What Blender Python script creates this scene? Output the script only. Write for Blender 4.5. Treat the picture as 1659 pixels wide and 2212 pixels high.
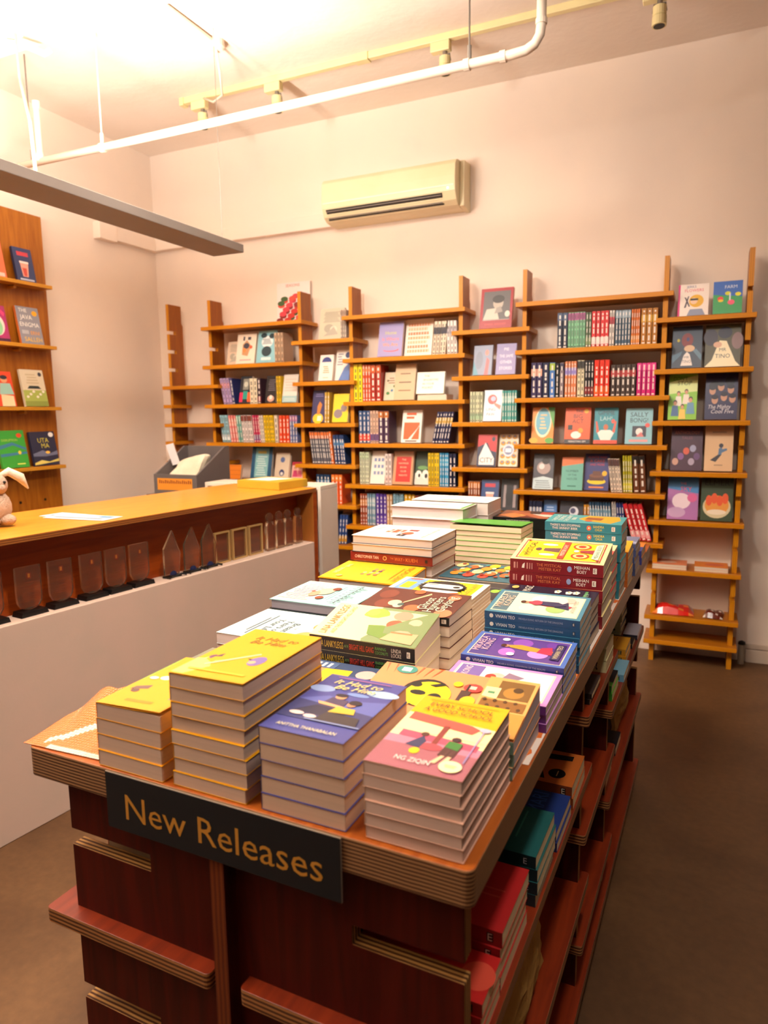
import bpy, math, random
from mathutils import Matrix, Vector
for o in list(bpy.data.objects): bpy.data.objects.remove(o)
C = bpy.context.scene.collection
S = bpy.context.scene
random.seed(7)
PI = math.pi

# ------------------------------------------------------------------ camera
cam_d = bpy.data.cameras.new('camera'); cam = bpy.data.objects.new('camera', cam_d); C.objects.link(cam)
def cam_rot(pitch, roll, yaw):
    F = Vector((math.sin(yaw)*math.cos(pitch), math.cos(yaw)*math.cos(pitch), -math.sin(pitch)))
    r = Vector((math.cos(yaw), -math.sin(yaw), 0)); u = r.cross(F)
    c, s = math.cos(roll), math.sin(roll)
    r2 = c*r + s*u; u2 = -s*r + c*u
    return Matrix((r2, u2, -F)).transposed()
CAM_H = 1.455
cam.matrix_world = Matrix.Translation((0, 0, CAM_H)) @ cam_rot(0.141535, -0.0133861, -0.428144).to_4x4()
cam_d.sensor_fit = 'VERTICAL'; cam_d.sensor_height = 36.0; cam_d.sensor_width = 27.0
cam_d.lens = 1503.5/2212*36
cam_d.clip_start = 0.02; cam_d.clip_end = 60
cam_d.dof.use_dof = True; cam_d.dof.focus_distance = 1.62; cam_d.dof.aperture_fstop = 4.2
S.camera = cam

# ------------------------------------------------------------------ world, lights, exposure
w = bpy.data.worlds.new('world'); S.world = w; w.use_nodes = True
w.node_tree.nodes['Background'].inputs[0].default_value = (1.0, .78, .55, 1)
w.node_tree.nodes['Background'].inputs[1].default_value = .05
S.view_settings.view_transform = 'Standard'
S.view_settings.look = 'None'
S.view_settings.gamma = 1
S.view_settings.use_curve_mapping = False
S.view_settings.exposure = 1.14

def area(name, loc, size, energy, col, rot=(0, 0, 0), spread=PI):
    d = bpy.data.lights.new(name, 'AREA'); d.shape = 'RECTANGLE'; d.size, d.size_y = size
    d.energy = energy; d.color = col; d.spread = spread
    o = bpy.data.objects.new(name, d); o.location = loc; o.rotation_euler = rot; C.objects.link(o); return o
def spot(name, loc, target, energy, col, angle=60, blend=.6, radius=.06):
    d = bpy.data.lights.new(name, 'SPOT'); d.energy = energy; d.color = col
    d.spot_size = math.radians(angle); d.spot_blend = blend; d.shadow_soft_size = radius
    o = bpy.data.objects.new(name, d); o.location = loc
    o.rotation_euler = (Vector(target)-Vector(loc)).to_track_quat('-Z', 'Y').to_euler(); C.objects.link(o); return o
WARM = (1.0, .91, .78)
# the hanging lamp's upward light, and an added unseen fill light behind the camera
area('pendant_uplight', (-2.37, .95, 2.375), (.13, 3.0), 138, (1.0, .94, .84), (PI, 0, 0))
area('rear_fill_uplight', (.4, -1.3, 2.4), (.13, 2.4), 5, WARM, (PI, 0, 0))
# ceiling track spots above the table, out of frame
spot('track_spot_table', (.15, .75, 3.1), (-.55, 1.5, .95), 50, (1.0, .93, .83), 58, .8, .12)
spot('track_spot_table_left', (-1.0, .3, 3.1), (-.75, 1.25, .95), 28, (1.0, .93, .83), 55, .8, .12)
for k, x in enumerate((-2.0, -.9, .1)):
    spot('bookcase_fill_spot', (x, 1.72, 3.12), (x-.35*k+.1, 4.3, 1.25), (46, 44, 22)[k], (1.0, .93, .83), 80, 1, .12)  # added wash that brightens the bookcase and back wall, no fixture there
spot('counter_fill_spot', (-.8, 1.5, 3.12), (-2.1, 2.3, .85), 80, (1.0, .92, .82), 100, .9, .12)  # added fill spot to lift the counter, left wall and floor

# ------------------------------------------------------------------ helpers
def lin(h):
    if not isinstance(h, str): return h if len(h) == 4 else (*h, 1)
    v = [int(h[i:i+2], 16)/255 for i in (0, 2, 4)]
    return tuple([(c/12.92 if c <= .04045 else ((c+.055)/1.055)**2.4) for c in v] + [1])
class MB:
    def __init__(s): s.v = []; s.f = []; s.m = []; s.c = []
    def face(s, idx, m=0, c=None): s.f.append(idx); s.m.append(m); s.c.append(c)
    def poly(s, pts, m=0, c=None):
        n = len(s.v); s.v += [tuple(p) for p in pts]; s.face(list(range(n, n+len(pts))), m, c)
    def box(s, x0, x1, y0, y1, z0, z1, m=0, c=None, T=None):
        p = [(x, y, z) for z in (z0, z1) for y in (y0, y1) for x in (x0, x1)]
        s.hexa(p, m, c, T)
    def hexa(s, p, m=0, c=None, T=None):
        if T is not None: p = [tuple(T @ Vector(q)) for q in p]
        n = len(s.v); s.v += [tuple(q) for q in p]
        for f in ((0, 2, 3, 1), (4, 5, 7, 6), (0, 1, 5, 4), (2, 6, 7, 3), (0, 4, 6, 2), (1, 3, 7, 5)):
            s.face([n+i for i in f], m, c)
    def prism(s, prof, a0, a1, axis='z', m=0, c=None, T=None, close=True):
        def P(u, v, a): return {'z': (u, v, a), 'x': (a, u, v), 'y': (u, a, v)}[axis]
        n = len(s.v); k = len(prof)
        pts = [P(u, v, a0) for u, v in prof] + [P(u, v, a1) for u, v in prof]
        if T is not None: pts = [tuple(T @ Vector(q)) for q in pts]
        s.v += pts
        for i in range(k):
            j = (i+1) % k; s.face([n+i, n+j, n+k+j, n+k+i], m, c)
        if close: s.face([n+i for i in reversed(range(k))], m, c); s.face([n+k+i for i in range(k)], m, c)
    def tube(s, pts, r, seg=10, m=0, c=None, cap=True):
        rs = r if isinstance(r, (list, tuple)) else [r]*len(pts)
        rings = []; prev = None
        for i, p in enumerate(pts):
            p = Vector(p); a = Vector(pts[max(i-1, 0)]); b = Vector(pts[min(i+1, len(pts)-1)])
            d = (b-a).normalized()
            up = Vector((0, 0, 1)) if abs(d.z) < .95 else Vector((1, 0, 0))
            x = d.cross(up).normalized() if prev is None else (prev - d*prev.dot(d)).normalized()
            prev = x; y = d.cross(x)
            n = len(s.v); rings.append(n)
            for k in range(seg):
                t = 2*PI*k/seg; s.v.append(tuple(p + (x*math.cos(t)+y*math.sin(t))*rs[i]))
        for a, b in zip(rings, rings[1:]):
            for k in range(seg):
                j = (k+1) % seg; s.face([a+k, b+k, b+j, a+j], m, c)
        if cap:
            s.face([rings[0]+k for k in range(seg)], m, c); s.face([rings[-1]+k for k in reversed(range(seg))], m, c)
    def ball(s, cx, cy, cz, rx, ry, rz, m=0, c=None, nu=14, nv=9):
        n = len(s.v)
        for i in range(nv+1):
            t = PI*i/nv
            for k in range(nu):
                f = 2*PI*k/nu; s.v.append((cx+rx*math.sin(t)*math.cos(f), cy+ry*math.sin(t)*math.sin(f), cz-rz*math.cos(t)))
        for i in range(nv):
            for k in range(nu):
                j = (k+1) % nu; s.face([n+i*nu+k, n+i*nu+j, n+(i+1)*nu+j, n+(i+1)*nu+k], m, c)
    def build(s, name, mats, parent=None, smooth=False, bevel=0, loc=None, rot=None, local=None):
        me = s.mesh(name, mats, smooth)
        return put(name, me, parent, bevel, loc, rot)
    def mesh(s, name, mats, smooth=False):
        me = bpy.data.meshes.new(name); me.from_pydata(s.v, [], s.f)
        if not isinstance(mats, (list, tuple)): mats = [mats]
        for m in mats: me.materials.append(m)
        me.polygons.foreach_set('material_index', s.m)
        if smooth: me.polygons.foreach_set('use_smooth', [True]*len(s.f))
        if any(c is not None for c in s.c):
            ca = me.color_attributes.new('Col', 'FLOAT_COLOR', 'CORNER')
            buf = []
            for f, c in zip(s.f, s.c):
                cc = lin(c) if c is not None else (.8, .8, .8, 1)
                for _ in f: buf += cc
            ca.data.foreach_set('color', buf)
        me.update(); return me
def put(name, me, parent=None, bevel=0, loc=None, rot=None):
    o = bpy.data.objects.new(name, me); C.objects.link(o)
    if parent is not None: o.parent = parent
    if loc is not None: o.location = loc
    if rot is not None: o.rotation_euler = rot
    if bevel:
        b = o.modifiers.new('edge', 'BEVEL'); b.width = bevel; b.segments = 2; b.limit_method = 'ANGLE'
    return o
def tag(o, label, cat, group=None):
    o['label'] = label; o['category'] = cat
    if group: o['group'] = group
    return o
def thing(name, label, cat, loc=(0, 0, 0), rot=(0, 0, 0), group=None):
    o = bpy.data.objects.new(name, None); C.objects.link(o); o.location = loc; o.rotation_euler = rot
    o.empty_display_size = .05
    return tag(o, label, cat, group)
def struct(o): o['kind'] = 'structure'; return o

# ------------------------------------------------------------------ materials
def mat(name, col, rough=.6, spec=.4, metal=0, noise=None, bump=0, bscale=60, coat=0):
    m = bpy.data.materials.new(name); m.use_nodes = True; nt = m.node_tree; b = nt.nodes['Principled BSDF']
    b.inputs['Roughness'].default_value = rough; b.inputs['Metallic'].default_value = metal
    b.inputs['Specular IOR Level'].default_value = spec; b.inputs['Coat Weight'].default_value = coat
    tc = nt.nodes.new('ShaderNodeTexCoord')
    nz = nt.nodes.new('ShaderNodeTexNoise'); nz.inputs['Scale'].default_value = (noise[0] if noise else 8); nz.inputs['Detail'].default_value = 4
    nt.links.new(tc.outputs['Object'], nz.inputs['Vector'])
    mx = nt.nodes.new('ShaderNodeMix'); mx.data_type = 'RGBA'
    c = lin(col); c2 = lin(noise[1]) if noise else tuple([x*.93 for x in c[:3]]+[1])
    mx.inputs[6].default_value = c; mx.inputs[7].default_value = c2
    rp = nt.nodes.new('ShaderNodeValToRGB'); rp.color_ramp.elements[0].position = .35; rp.color_ramp.elements[1].position = .68
    nt.links.new(nz.outputs[0], rp.inputs[0]); nt.links.new(rp.outputs[0], mx.inputs[0])
    nt.links.new(mx.outputs[2], b.inputs['Base Color'])
    if bump:
        n2 = nt.nodes.new('ShaderNodeTexNoise'); n2.inputs['Scale'].default_value = bscale; n2.inputs['Detail'].default_value = 5
        nt.links.new(tc.outputs['Object'], n2.inputs['Vector'])
        bp = nt.nodes.new('ShaderNodeBump'); bp.inputs['Strength'].default_value = bump; bp.inputs['Distance'].default_value = .01
        nt.links.new(n2.outputs[0], bp.inputs['Height']); nt.links.new(bp.outputs[0], b.inputs['Normal'])
    return m
def plywood(name, axis, veneer, veneer2, edge, edge2, grain='x', ply=.0042, rough=.38, spec=.45):
    """veneer on the two faces across `axis`, stacked plies on every edge"""
    m = bpy.data.materials.new(name); m.use_nodes = True; nt = m.node_tree; b = nt.nodes['Principled BSDF']; L = nt.links.new
    N = nt.nodes.new
    b.inputs['Roughness'].default_value = rough; b.inputs['Specular IOR Level'].default_value = spec
    tc = N('ShaderNodeTexCoord'); sx = N('ShaderNodeSeparateXYZ'); L(tc.outputs['Object'], sx.inputs[0])
    sn = N('ShaderNodeSeparateXYZ'); L(tc.outputs['Normal'], sn.inputs[0])
    ai = 'xyz'.index(axis)
    ab = N('ShaderNodeMath'); ab.operation = 'ABSOLUTE'; L(sn.outputs[ai], ab.inputs[0])
    gt = N('ShaderNodeMath'); gt.operation = 'GREATER_THAN'; gt.inputs[1].default_value = .7; L(ab.outputs[0], gt.inputs[0])
    mp = N('ShaderNodeMapping'); gi = 'xyz'.index(grain); sc = [26, 26, 26]; sc[gi] = 2.2; mp.inputs['Scale'].default_value = sc
    L(tc.outputs['Object'], mp.inputs[0])
    nz = N('ShaderNodeTexNoise'); nz.inputs['Scale'].default_value = 1.6; nz.inputs['Detail'].default_value = 6; nz.inputs['Distortion'].default_value = .8
    L(mp.outputs[0], nz.inputs['Vector'])
    r1 = N('ShaderNodeValToRGB'); r1.color_ramp.elements[0].position = .36; r1.color_ramp.elements[1].position = .66
    L(nz.outputs[0], r1.inputs[0])
    v = N('ShaderNodeMix'); v.data_type = 'RGBA'; v.inputs[6].default_value = lin(veneer); v.inputs[7].default_value = lin(veneer2); L(r1.outputs[0], v.inputs[0])
    # plies
    ml = N('ShaderNodeMath'); ml.operation = 'MULTIPLY'; ml.inputs[1].default_value = 2*PI/(2*ply); L(sx.outputs[ai], ml.inputs[0])
    n3 = N('ShaderNodeTexNoise'); n3.inputs['Scale'].default_value = 14; n3.inputs['Detail'].default_value = 5; L(tc.outputs['Object'], n3.inputs['Vector'])
    m3 = N('ShaderNodeMath'); m3.operation = 'MULTIPLY_ADD'; m3.inputs[1].default_value = 3.0; L(n3.outputs[0], m3.inputs[0]); L(ml.outputs[0], m3.inputs[2])
    si = N('ShaderNodeMath'); si.operation = 'SINE'; L(m3.outputs[0], si.inputs[0])
    r2 = N('ShaderNodeMapRange'); r2.inputs[1].default_value = -.5; r2.inputs[2].default_value = .5; L(si.outputs[0], r2.inputs[0])
    e = N('ShaderNodeMix'); e.data_type = 'RGBA'; e.inputs[6].default_value = lin(edge); e.inputs[7].default_value = lin(edge2); L(r2.outputs[0], e.inputs[0])
    f = N('ShaderNodeMix'); f.data_type = 'RGBA'; L(gt.outputs[0], f.inputs[0]); L(e.outputs[2], f.inputs[6]); L(v.outputs[2], f.inputs[7])
    L(f.outputs[2], b.inputs['Base Color'])
    bp = N('ShaderNodeBump'); bp.inputs['Strength'].default_value = .12; bp.inputs['Distance'].default_value = .002
    L(nz.outputs[0], bp.inputs['Height']); L(bp.outputs[0], b.inputs['Normal'])
    return m
def print_mat(name, rough=.42, coat=.15):
    m = bpy.data.materials.new(name); m.use_nodes = True; nt = m.node_tree; b = nt.nodes['Principled BSDF']
    a = nt.nodes.new('ShaderNodeAttribute'); a.attribute_name = 'Col'
    nt.links.new(a.outputs['Color'], b.inputs['Base Color'])
    b.inputs['Roughness'].default_value = rough; b.inputs['Coat Weight'].default_value = coat; b.inputs['Coat Roughness'].default_value = .25
    tc = nt.nodes.new('ShaderNodeTexCoord'); nz = nt.nodes.new('ShaderNodeTexNoise'); nz.inputs['Scale'].default_value = 40
    nt.links.new(tc.outputs['Object'], nz.inputs['Vector'])
    bp = nt.nodes.new('ShaderNodeBump'); bp.inputs['Strength'].default_value = .05; bp.inputs['Distance'].default_value = .004
    nt.links.new(nz.outputs[0], bp.inputs['Height']); nt.links.new(bp.outputs[0], b.inputs['Normal'])
    return m
def page_mat():
    m = bpy.data.materials.new('paper_pages'); m.use_nodes = True; nt = m.node_tree; b = nt.nodes['Principled BSDF']
    b.inputs['Roughness'].default_value = .85; b.inputs['Specular IOR Level'].default_value = .15
    a = nt.nodes.new('ShaderNodeAttribute'); a.attribute_name = 'Col'
    tc = nt.nodes.new('ShaderNodeTexCoord'); mp = nt.nodes.new('ShaderNodeMapping'); mp.inputs['Scale'].default_value = (2, 2, 700)
    nt.links.new(tc.outputs['Object'], mp.inputs[0])
    nz = nt.nodes.new('ShaderNodeTexNoise'); nz.inputs['Scale'].default_value = 1; nz.inputs['Detail'].default_value = 2
    nt.links.new(mp.outputs[0], nz.inputs['Vector'])
    mr = nt.nodes.new('ShaderNodeMapRange'); mr.inputs[3].default_value = .86; mr.inputs[4].default_value = 1.06
    nt.links.new(nz.outputs[0], mr.inputs[0])
    mx = nt.nodes.new('ShaderNodeVectorMath'); mx.operation = 'SCALE'
    nt.links.new(a.outputs['Color'], mx.inputs[0]); nt.links.new(mr.outputs[0], mx.inputs['Scale'])
    nt.links.new(mx.outputs[0], b.inputs['Base Color'])
    return m
M_PRINT = print_mat('printed_card'); M_MATTE = print_mat('printed_paper', .75, 0); M_PAGE = page_mat()
M_WALL = mat('painted_plaster', 'F5E2D2', .85, .2, noise=(2.2, 'EEDDD0'), bump=.12, bscale=25)
M_CEIL = mat('ceiling_plaster', 'F0E2D6', .9, .15, noise=(1.5, 'EADACB'), bump=.25, bscale=18)
M_WHITE = mat('white_laminate', 'EADBCB', .5, .35, noise=(6, 'E5D5C4'), bump=.03)
M_PANEL = mat('counter_panel_paint', 'E4C6B4', .55, .3, noise=(5, 'DDC4B2'), bump=.04)
M_SHELF_X = plywood('oak_stained_board', 'z', 'B87014', 'A45E0A', 'D88C0E', 'C87A08', 'x', .005)
M_SHELF_U = plywood('oak_stained_upright', 'x', 'A45A08', '924C04', 'D88E10', 'C47C0C', 'z', .005)
M_TOP = plywood('table_top_ply', 'z', 'B45E1C', '9A4812', 'B0845A', '4E2C20', 'y', .0026)
M_BOARD = plywood('table_shelf_ply', 'z', '8A2E0C', '702006', 'B27A4A', '4E2414', 'y', .0036)
M_END = plywood('table_end_ply', 'y', '561408', '420E05', 'B98A4E', '4E2A16', 'z', .0036, .55, .2)
M_SPINE = plywood('table_spine_ply', 'x', '561408', '420E05', '7A3A1A', '602A16', 'z', .004, .55, .2)
M_COUNTER = plywood('counter_top_ply', 'z', 'E69A34', 'D88C26', 'A8662E', '7A4220', 'y', .004, .3)
M_BACK = plywood('counter_back_veneer', 'x', 'A8480E', '903808', 'B4702E', '8C4C1C', 'y', .005)
M_LEFTB = plywood('display_board_ply', 'x', 'B06A1C', '98540E', 'C88A2A', 'A86C18', 'z', .005)
M_LSHELF = plywood('display_shelf_ply', 'z', 'C4842A', 'B06C16', 'D2962E', 'BC7A1A', 'y', .005)
M_PIPE = mat('painted_pipe', 'EAD8C6', .4, .5)
M_RAIL = mat('cream_plastic', 'E6D6A0', .45, .5)
M_AC = mat('aged_white_plastic', 'EADAB4', .4, .5, noise=(3, 'E2D1A8'))
M_ACDARK = mat('dark_louvre', '3A3430', .5, .4)
M_ALU = mat('grey_aluminium', '8C827C', .5, .4, metal=.1, noise=(3, '857B75'))
M_WIRE = mat('steel_wire', '8C847C', .4, .5, metal=.6)
M_BLACK = mat('black_plastic', '0C0B0C', .45, .4)
M_GREY = mat('grey_box_card', '6E6664', .7, .3, noise=(8, '686060'))
M_CLOTH = mat('cream_cloth', 'EFE4CE', .9, .1, noise=(12, 'E6D8BE'), bump=.4, bscale=80)
M_PLUSH = mat('beige_plush', 'D8BCA6', 1, .05, noise=(60, 'CBAD96'), bump=.8, bscale=200)
M_KRAFT = mat('kraft_paper', 'B48A4C', .8, .2, noise=(14, 'A57A3E'), bump=.5, bscale=22)
M_SKIRT = mat('skirting_paint', 'D9C6B4', .6, .3)
def glass_mat():
    m = bpy.data.materials.new('clear_acrylic'); m.use_nodes = True; nt = m.node_tree; b = nt.nodes['Principled BSDF']
    b.inputs['Base Color'].default_value = (.96, .84, .66, 1); b.inputs['Roughness'].default_value = .03
    b.inputs['Transmission Weight'].default_value = .97; b.inputs['IOR'].default_value = 1.24
    tc = nt.nodes.new('ShaderNodeTexCoord'); nz = nt.nodes.new('ShaderNodeTexNoise'); nz.inputs['Scale'].default_value = 6
    nt.links.new(tc.outputs['Object'], nz.inputs['Vector']); mr = nt.nodes.new('ShaderNodeMapRange'); mr.inputs[3].default_value = .02; mr.inputs[4].default_value = .06
    nt.links.new(nz.outputs[0], mr.inputs[0]); nt.links.new(mr.outputs[0], b.inputs['Roughness'])
    return m
M_GLASS = glass_mat()
def floor_mat():
    m = bpy.data.materials.new('polished_concrete'); m.use_nodes = True; nt = m.node_tree; b = nt.nodes['Principled BSDF']; L = nt.links.new; N = nt.nodes.new
    tc = N('ShaderNodeTexCoord')
    a = N('ShaderNodeTexNoise'); a.inputs['Scale'].default_value = 1.7; a.inputs['Detail'].default_value = 7; a.inputs['Distortion'].default_value = .9
    c = N('ShaderNodeTexNoise'); c.inputs['Scale'].default_value = 38; c.inputs['Detail'].default_value = 6
    L(tc.outputs['Object'], a.inputs['Vector']); L(tc.outputs['Object'], c.inputs['Vector'])
    r = N('ShaderNodeValToRGB'); r.color_ramp.elements[0].position = .3; r.color_ramp.elements[1].position = .72
    r.color_ramp.elements[0].color = lin('503520'); r.color_ramp.elements[1].color = lin('745233'); L(a.outputs[0], r.inputs[0])
    r2 = N('ShaderNodeMapRange'); r2.inputs[1].default_value = .3; r2.inputs[2].default_value = .7; r2.inputs[3].default_value = .86; r2.inputs[4].default_value = 1.08; L(c.outputs[0], r2.inputs[0])
    v = N('ShaderNodeTexVoronoi'); v.inputs['Scale'].default_value = 3.2; L(tc.outputs['Object'], v.inputs['Vector'])
    r3 = N('ShaderNodeMapRange'); r3.inputs[1].default_value = .012; r3.inputs[2].default_value = .03; r3.inputs[3].default_value = .4; r3.inputs[4].default_value = 1; L(v.outputs['Distance'], r3.inputs[0])
    mm = N('ShaderNodeMath'); mm.operation = 'MULTIPLY'; L(r2.outputs[0], mm.inputs[0]); L(r3.outputs[0], mm.inputs[1])
    s = N('ShaderNodeVectorMath'); s.operation = 'SCALE'; L(r.outputs[0], s.inputs[0]); L(mm.outputs[0], s.inputs['Scale'])
    L(s.outputs[0], b.inputs['Base Color'])
    b.inputs['Roughness'].default_value = .48; b.inputs['Specular IOR Level'].default_value = .4
    bp = N('ShaderNodeBump'); bp.inputs['Strength'].default_value = .1; bp.inputs['Distance'].default_value = .004; L(c.outputs[0], bp.inputs['Height']); L(bp.outputs[0], b.inputs['Normal'])
    return m
M_FLOOR = floor_mat()

# ------------------------------------------------------------------ lettering: font outlines turned into meshes once, reused
_tx = {}
def text_mesh(s):
    if s in _tx: return _tx[s]
    cu = bpy.data.curves.new('lettering', 'FONT'); cu.body = s; cu.size = 1; cu.resolution_u = 2
    o = bpy.data.objects.new('lettering', cu); C.objects.link(o)
    me = bpy.data.meshes.new_from_object(o)
    vs = [(v.co.x, v.co.y) for v in me.vertices]; fs = [list(p.vertices) for p in me.polygons]
    bpy.data.objects.remove(o); bpy.data.curves.remove(cu); bpy.data.meshes.remove(me)
    if vs:
        x0 = min(v[0] for v in vs); x1 = max(v[0] for v in vs)
        vs = [(x-(x0+x1)/2, y-.34) for x, y in vs]; wd = x1-x0
    else: wd = 1
    _tx[s] = (vs, fs, wd); return _tx[s]

def art(mb, items, w, h, fn, layer0=1):
    """flat print: items in cover units (0..1 across, 0..1 up); fn(x, y, layer) -> point.
    ('r',x0,y0,x1,y1,c) ('c',cx,cy,rx,ry,c) ('p',[(x,y)..],c) ('t',text,cx,cy,height,c[,maxw[,slant]])"""
    for k, it in enumerate(items):
        t = it[0]; L = layer0+k
        if t == 'r':
            _, x0, y0, x1, y1, c = it
            mb.poly([fn(x0*w, y0*h, L), fn(x1*w, y0*h, L), fn(x1*w, y1*h, L), fn(x0*w, y1*h, L)], 0, c)
        elif t == 'c':
            _, cx, cy, rx, ry, c = it; n = 22 if rx > .08 else 10
            mb.poly([fn((cx+rx*math.cos(2*PI*i/n))*w, (cy+ry*math.sin(2*PI*i/n))*h, L) for i in range(n)], 0, c)
        elif t == 'p':
            mb.poly([fn(x*w, y*h, L) for x, y in it[1]], 0, it[2])
        elif t == 't':
            tx, cx, cy, hh, c = it[1:6]; vs, fs, wd = text_mesh(tx); sc = hh*h/.72
            sx = sc
            if len(it) > 6 and it[6]: sx = min(sx, it[6]*w/wd) if it[6] > 0 else -it[6]*w/wd
            sl = it[7] if len(it) > 7 else 0
            n = len(mb.v); mb.v += [tuple(fn(cx*w+x*sx+y*sc*sl, cy*h+y*sc, L)) for x, y in vs]
            for f in fs: mb.face([n+i for i in f], 0, c)

# ------------------------------------------------------------------ books
CV = .00045                                                          # cover thickness
def book_meshes(w, h, t, cover, spine, pages, front=None, spine_art=None, tilt=(0, 0, 0, 0, 0), lift=0, hard=0, back=None):
    """lies flat: x from spine to fore-edge, y from foot to head, z up. tilt = x/y slope of foot plane, of top plane, z offset"""
    bx, by, tx_, ty_, oz = tilt
    def D(x, y, z):
        f = z/t
        return (x, y, z + oz + x*(bx+(tx_-bx)*f) + y*(by+(ty_-by)*f))
    def LF(x, y): return lift*max(0, (x/w-.15)/.85)**2*(1-.25*y/h)
    out = []
    cb = MB(); e = hard
    def slab(z0, z1, lf=0, c=cover):
        n = 6 if lf else 1; x0 = 0; x1 = w+e
        for i in range(n):
            a = x0+(x1-x0)*i/n; b = x0+(x1-x0)*(i+1)/n
            p = []
            for z in (z0, z1):
                for y in (-e, h+e):
                    for x in (a, b):
                        q = D(x, y, z); p.append((q[0], q[1], q[2]+(LF(x, y) if lf else 0)))
            cb.hexa(p, 0, c)
    slab(0, CV*(3 if hard else 1), 0, back or cover); slab(t-CV*(3 if hard else 1), t, lift)
    cb.hexa([D(x, y, z) for z in (0, t) for y in (-e, h+e) for x in (-CV*(3 if hard else 1), 0)], 0, spine)
    out.append(('cover', cb, M_PRINT))
    pb = MB(); g = .0012
    pb.hexa([D(x, y, z) for z in (CV, t-CV) for y in (.0006, h-.0006) for x in (0.0002, w-g)], 0, pages)
    out.append(('page_block', pb, M_PAGE))
    if front or spine_art:
        ab = MB()
        if front:
            def fn(x, y, L):
                q = D(x, y, t); return (q[0], q[1], q[2]+LF(x, y)+.00012*L)
            if lift:
                def fn(x, y, L, f0=fn): return f0(x, y, L+8)
            art(ab, front, w, h, fn)
        if spine_art:
            def fs(u, v, L):
                q = D(0, h-u, v); return (-CV*(3 if hard else 1)-.0001*L, q[1], q[2])
            sb_ = MB(); art(sb_, spine_art, h, t, fs); out.append(('spine_print', sb_, M_PRINT))
        if ab.v: out.append(('cover_print', ab, M_PRINT))
    return out
def add_book(label, T, meshes, group=None, name='book', cat='book'):
    r = thing(name, label, cat, group=group); r.matrix_world = T
    for nm, mb, m in meshes: mb.build(nm, m, r)
    return r
ORD = ['topmost', 'second from top', 'third from top', 'fourth from top', 'fifth from top', 'sixth from top', 'seventh from top', 'eighth from top', 'ninth from top', 'tenth from top', 'eleventh from top', 'twelfth from top', 'thirteenth from top', 'fourteenth from top']
ORDN = ['first', 'second', 'third', 'fourth', 'fifth', 'sixth', 'seventh', 'eighth', 'ninth', 'tenth']
NUM = ['zero', 'one', 'two', 'three', 'four', 'five', 'six', 'seven', 'eight', 'nine', 'ten', 'eleven', 'twelve']
TT = math.radians(1.36)                                             # the table stands 1.4 degrees off the room's axes
TM = Matrix.Translation((-.2186, .713, 0)) @ Matrix.Rotation(-TT, 4, 'Z')   # table frame: x right, y along the table, origin at its near right corner
def stack(desc, where, a0, b0, W, Dp, z0, zn, zf, n, ori, cover, spine, pages='E8D2B4', front=None, spine_art=None, lift=0, hard=0, nsp=None, back=None, jit=.002, group=None, name='book', cat='book'):
    """n books piled on height z0; top surface at zn (near side) and zf (far side). a0/b0 = right/near corner offsets"""
    H = zn-z0; th = H/n; T = zf-zn
    for i in range(n):
        k = n-1-i                                                   # 0 = bottom .. n-1
        f0, f1 = k/n, (k+1)/n
        s0, s1 = T*f0/Dp, T*f1/Dp
        if ori == 'U': tilt = (0, s0, 0, s1, 0); w, h = W, Dp; loc = (-(a0+W), b0); rz = 0
        elif ori == 'L': tilt = (s0, 0, s1, 0, 0); w, h = Dp, W; loc = (-a0, b0); rz = PI/2
        else: tilt = (-s0, 0, -s1, 0, 0); w, h = Dp, W; loc = (-(a0+W), b0+Dp); rz = -PI/2
        zz = z0+k*th
        if ori == 'R':
            # far side is local x = 0
            def mk(tl=(-s0, 0, -s1, 0), S0=s0, S1=s1): return tl
            tilt = (-s0, 0, -s1, 0, 0)
        meshes = book_meshes(w, h, th-.0003, cover, spine, pages, front if i == 0 else None, spine_art if (nsp is None or i < nsp) else None, tilt, lift if i == 0 else 0, hard, back)
        if ori == 'R' and T:
            for _, mb, _m in meshes:
                mb.v = [(x, y, z + (s0+(s1-s0)*max(0, min(1, z/th)))*Dp) for x, y, z in mb.v]
        j = 0 if i == 0 else jit
        M = TM @ Matrix.Translation((loc[0]+random.uniform(-j, j), loc[1]+random.uniform(-j, j), zz)) @ Matrix.Rotation(rz+random.uniform(-j, j)*3, 4, 'Z')
        pos = ('only' if n == 1 else ORD[i]) if i < n-1 or n == 1 else 'bottom'
        add_book(f"{pos} {desc} {where}", M, meshes, group or f"{desc} {where}", name, cat)

# ------------------------------------------------------------------ room shell
def slab(name, x0, x1, y0, y1, z0, z1, m, bevel=0):
    b = MB(); b.box(x0, x1, y0, y1, z0, z1); return struct(b.build(name, m, bevel=bevel))
slab('floor', -4.05, 3.3, -3.3, 4.5, -.1, 0, M_FLOOR)
slab('ceiling', -4.05, 3.3, -3.3, 4.5, 3.41, 3.5, M_CEIL)
slab('wall_back', -4.05, 3.3, 4.40, 4.5, 0, 3.41, M_WALL)
slab('wall_left', -4.05, -3.93, -3.3, 4.40, 0, 3.41, M_WALL)
M_DARKW = mat('dark_unseen_wall', '382C26', .8, .2)  # unseen walls, colour made dark to cut bounce on table front and floor
slab('wall_right', 3.2, 3.3, -3.3, 4.40, 0, 3.41, M_DARKW)
slab('wall_front', -3.93, 3.2, -3.3, -3.2, 0, 3.41, M_DARKW)
slab('trim_1', -3.93, 3.2, 1.9, 2.59, 3.2, 3.41, M_CEIL)                 # downstand beam
b = MB()                                                            # cable trunking round the corner
b.box(-3.93, -3.865, 3.79, 3.95, 2.685, 2.80); b.box(-3.93, -3.875, 3.95, 4.40, 2.70, 2.79); b.box(-3.875, -2.30, 4.345, 4.40, 2.705, 2.795)
struct(b.build('trim_2', M_WALL, bevel=.004))
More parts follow.
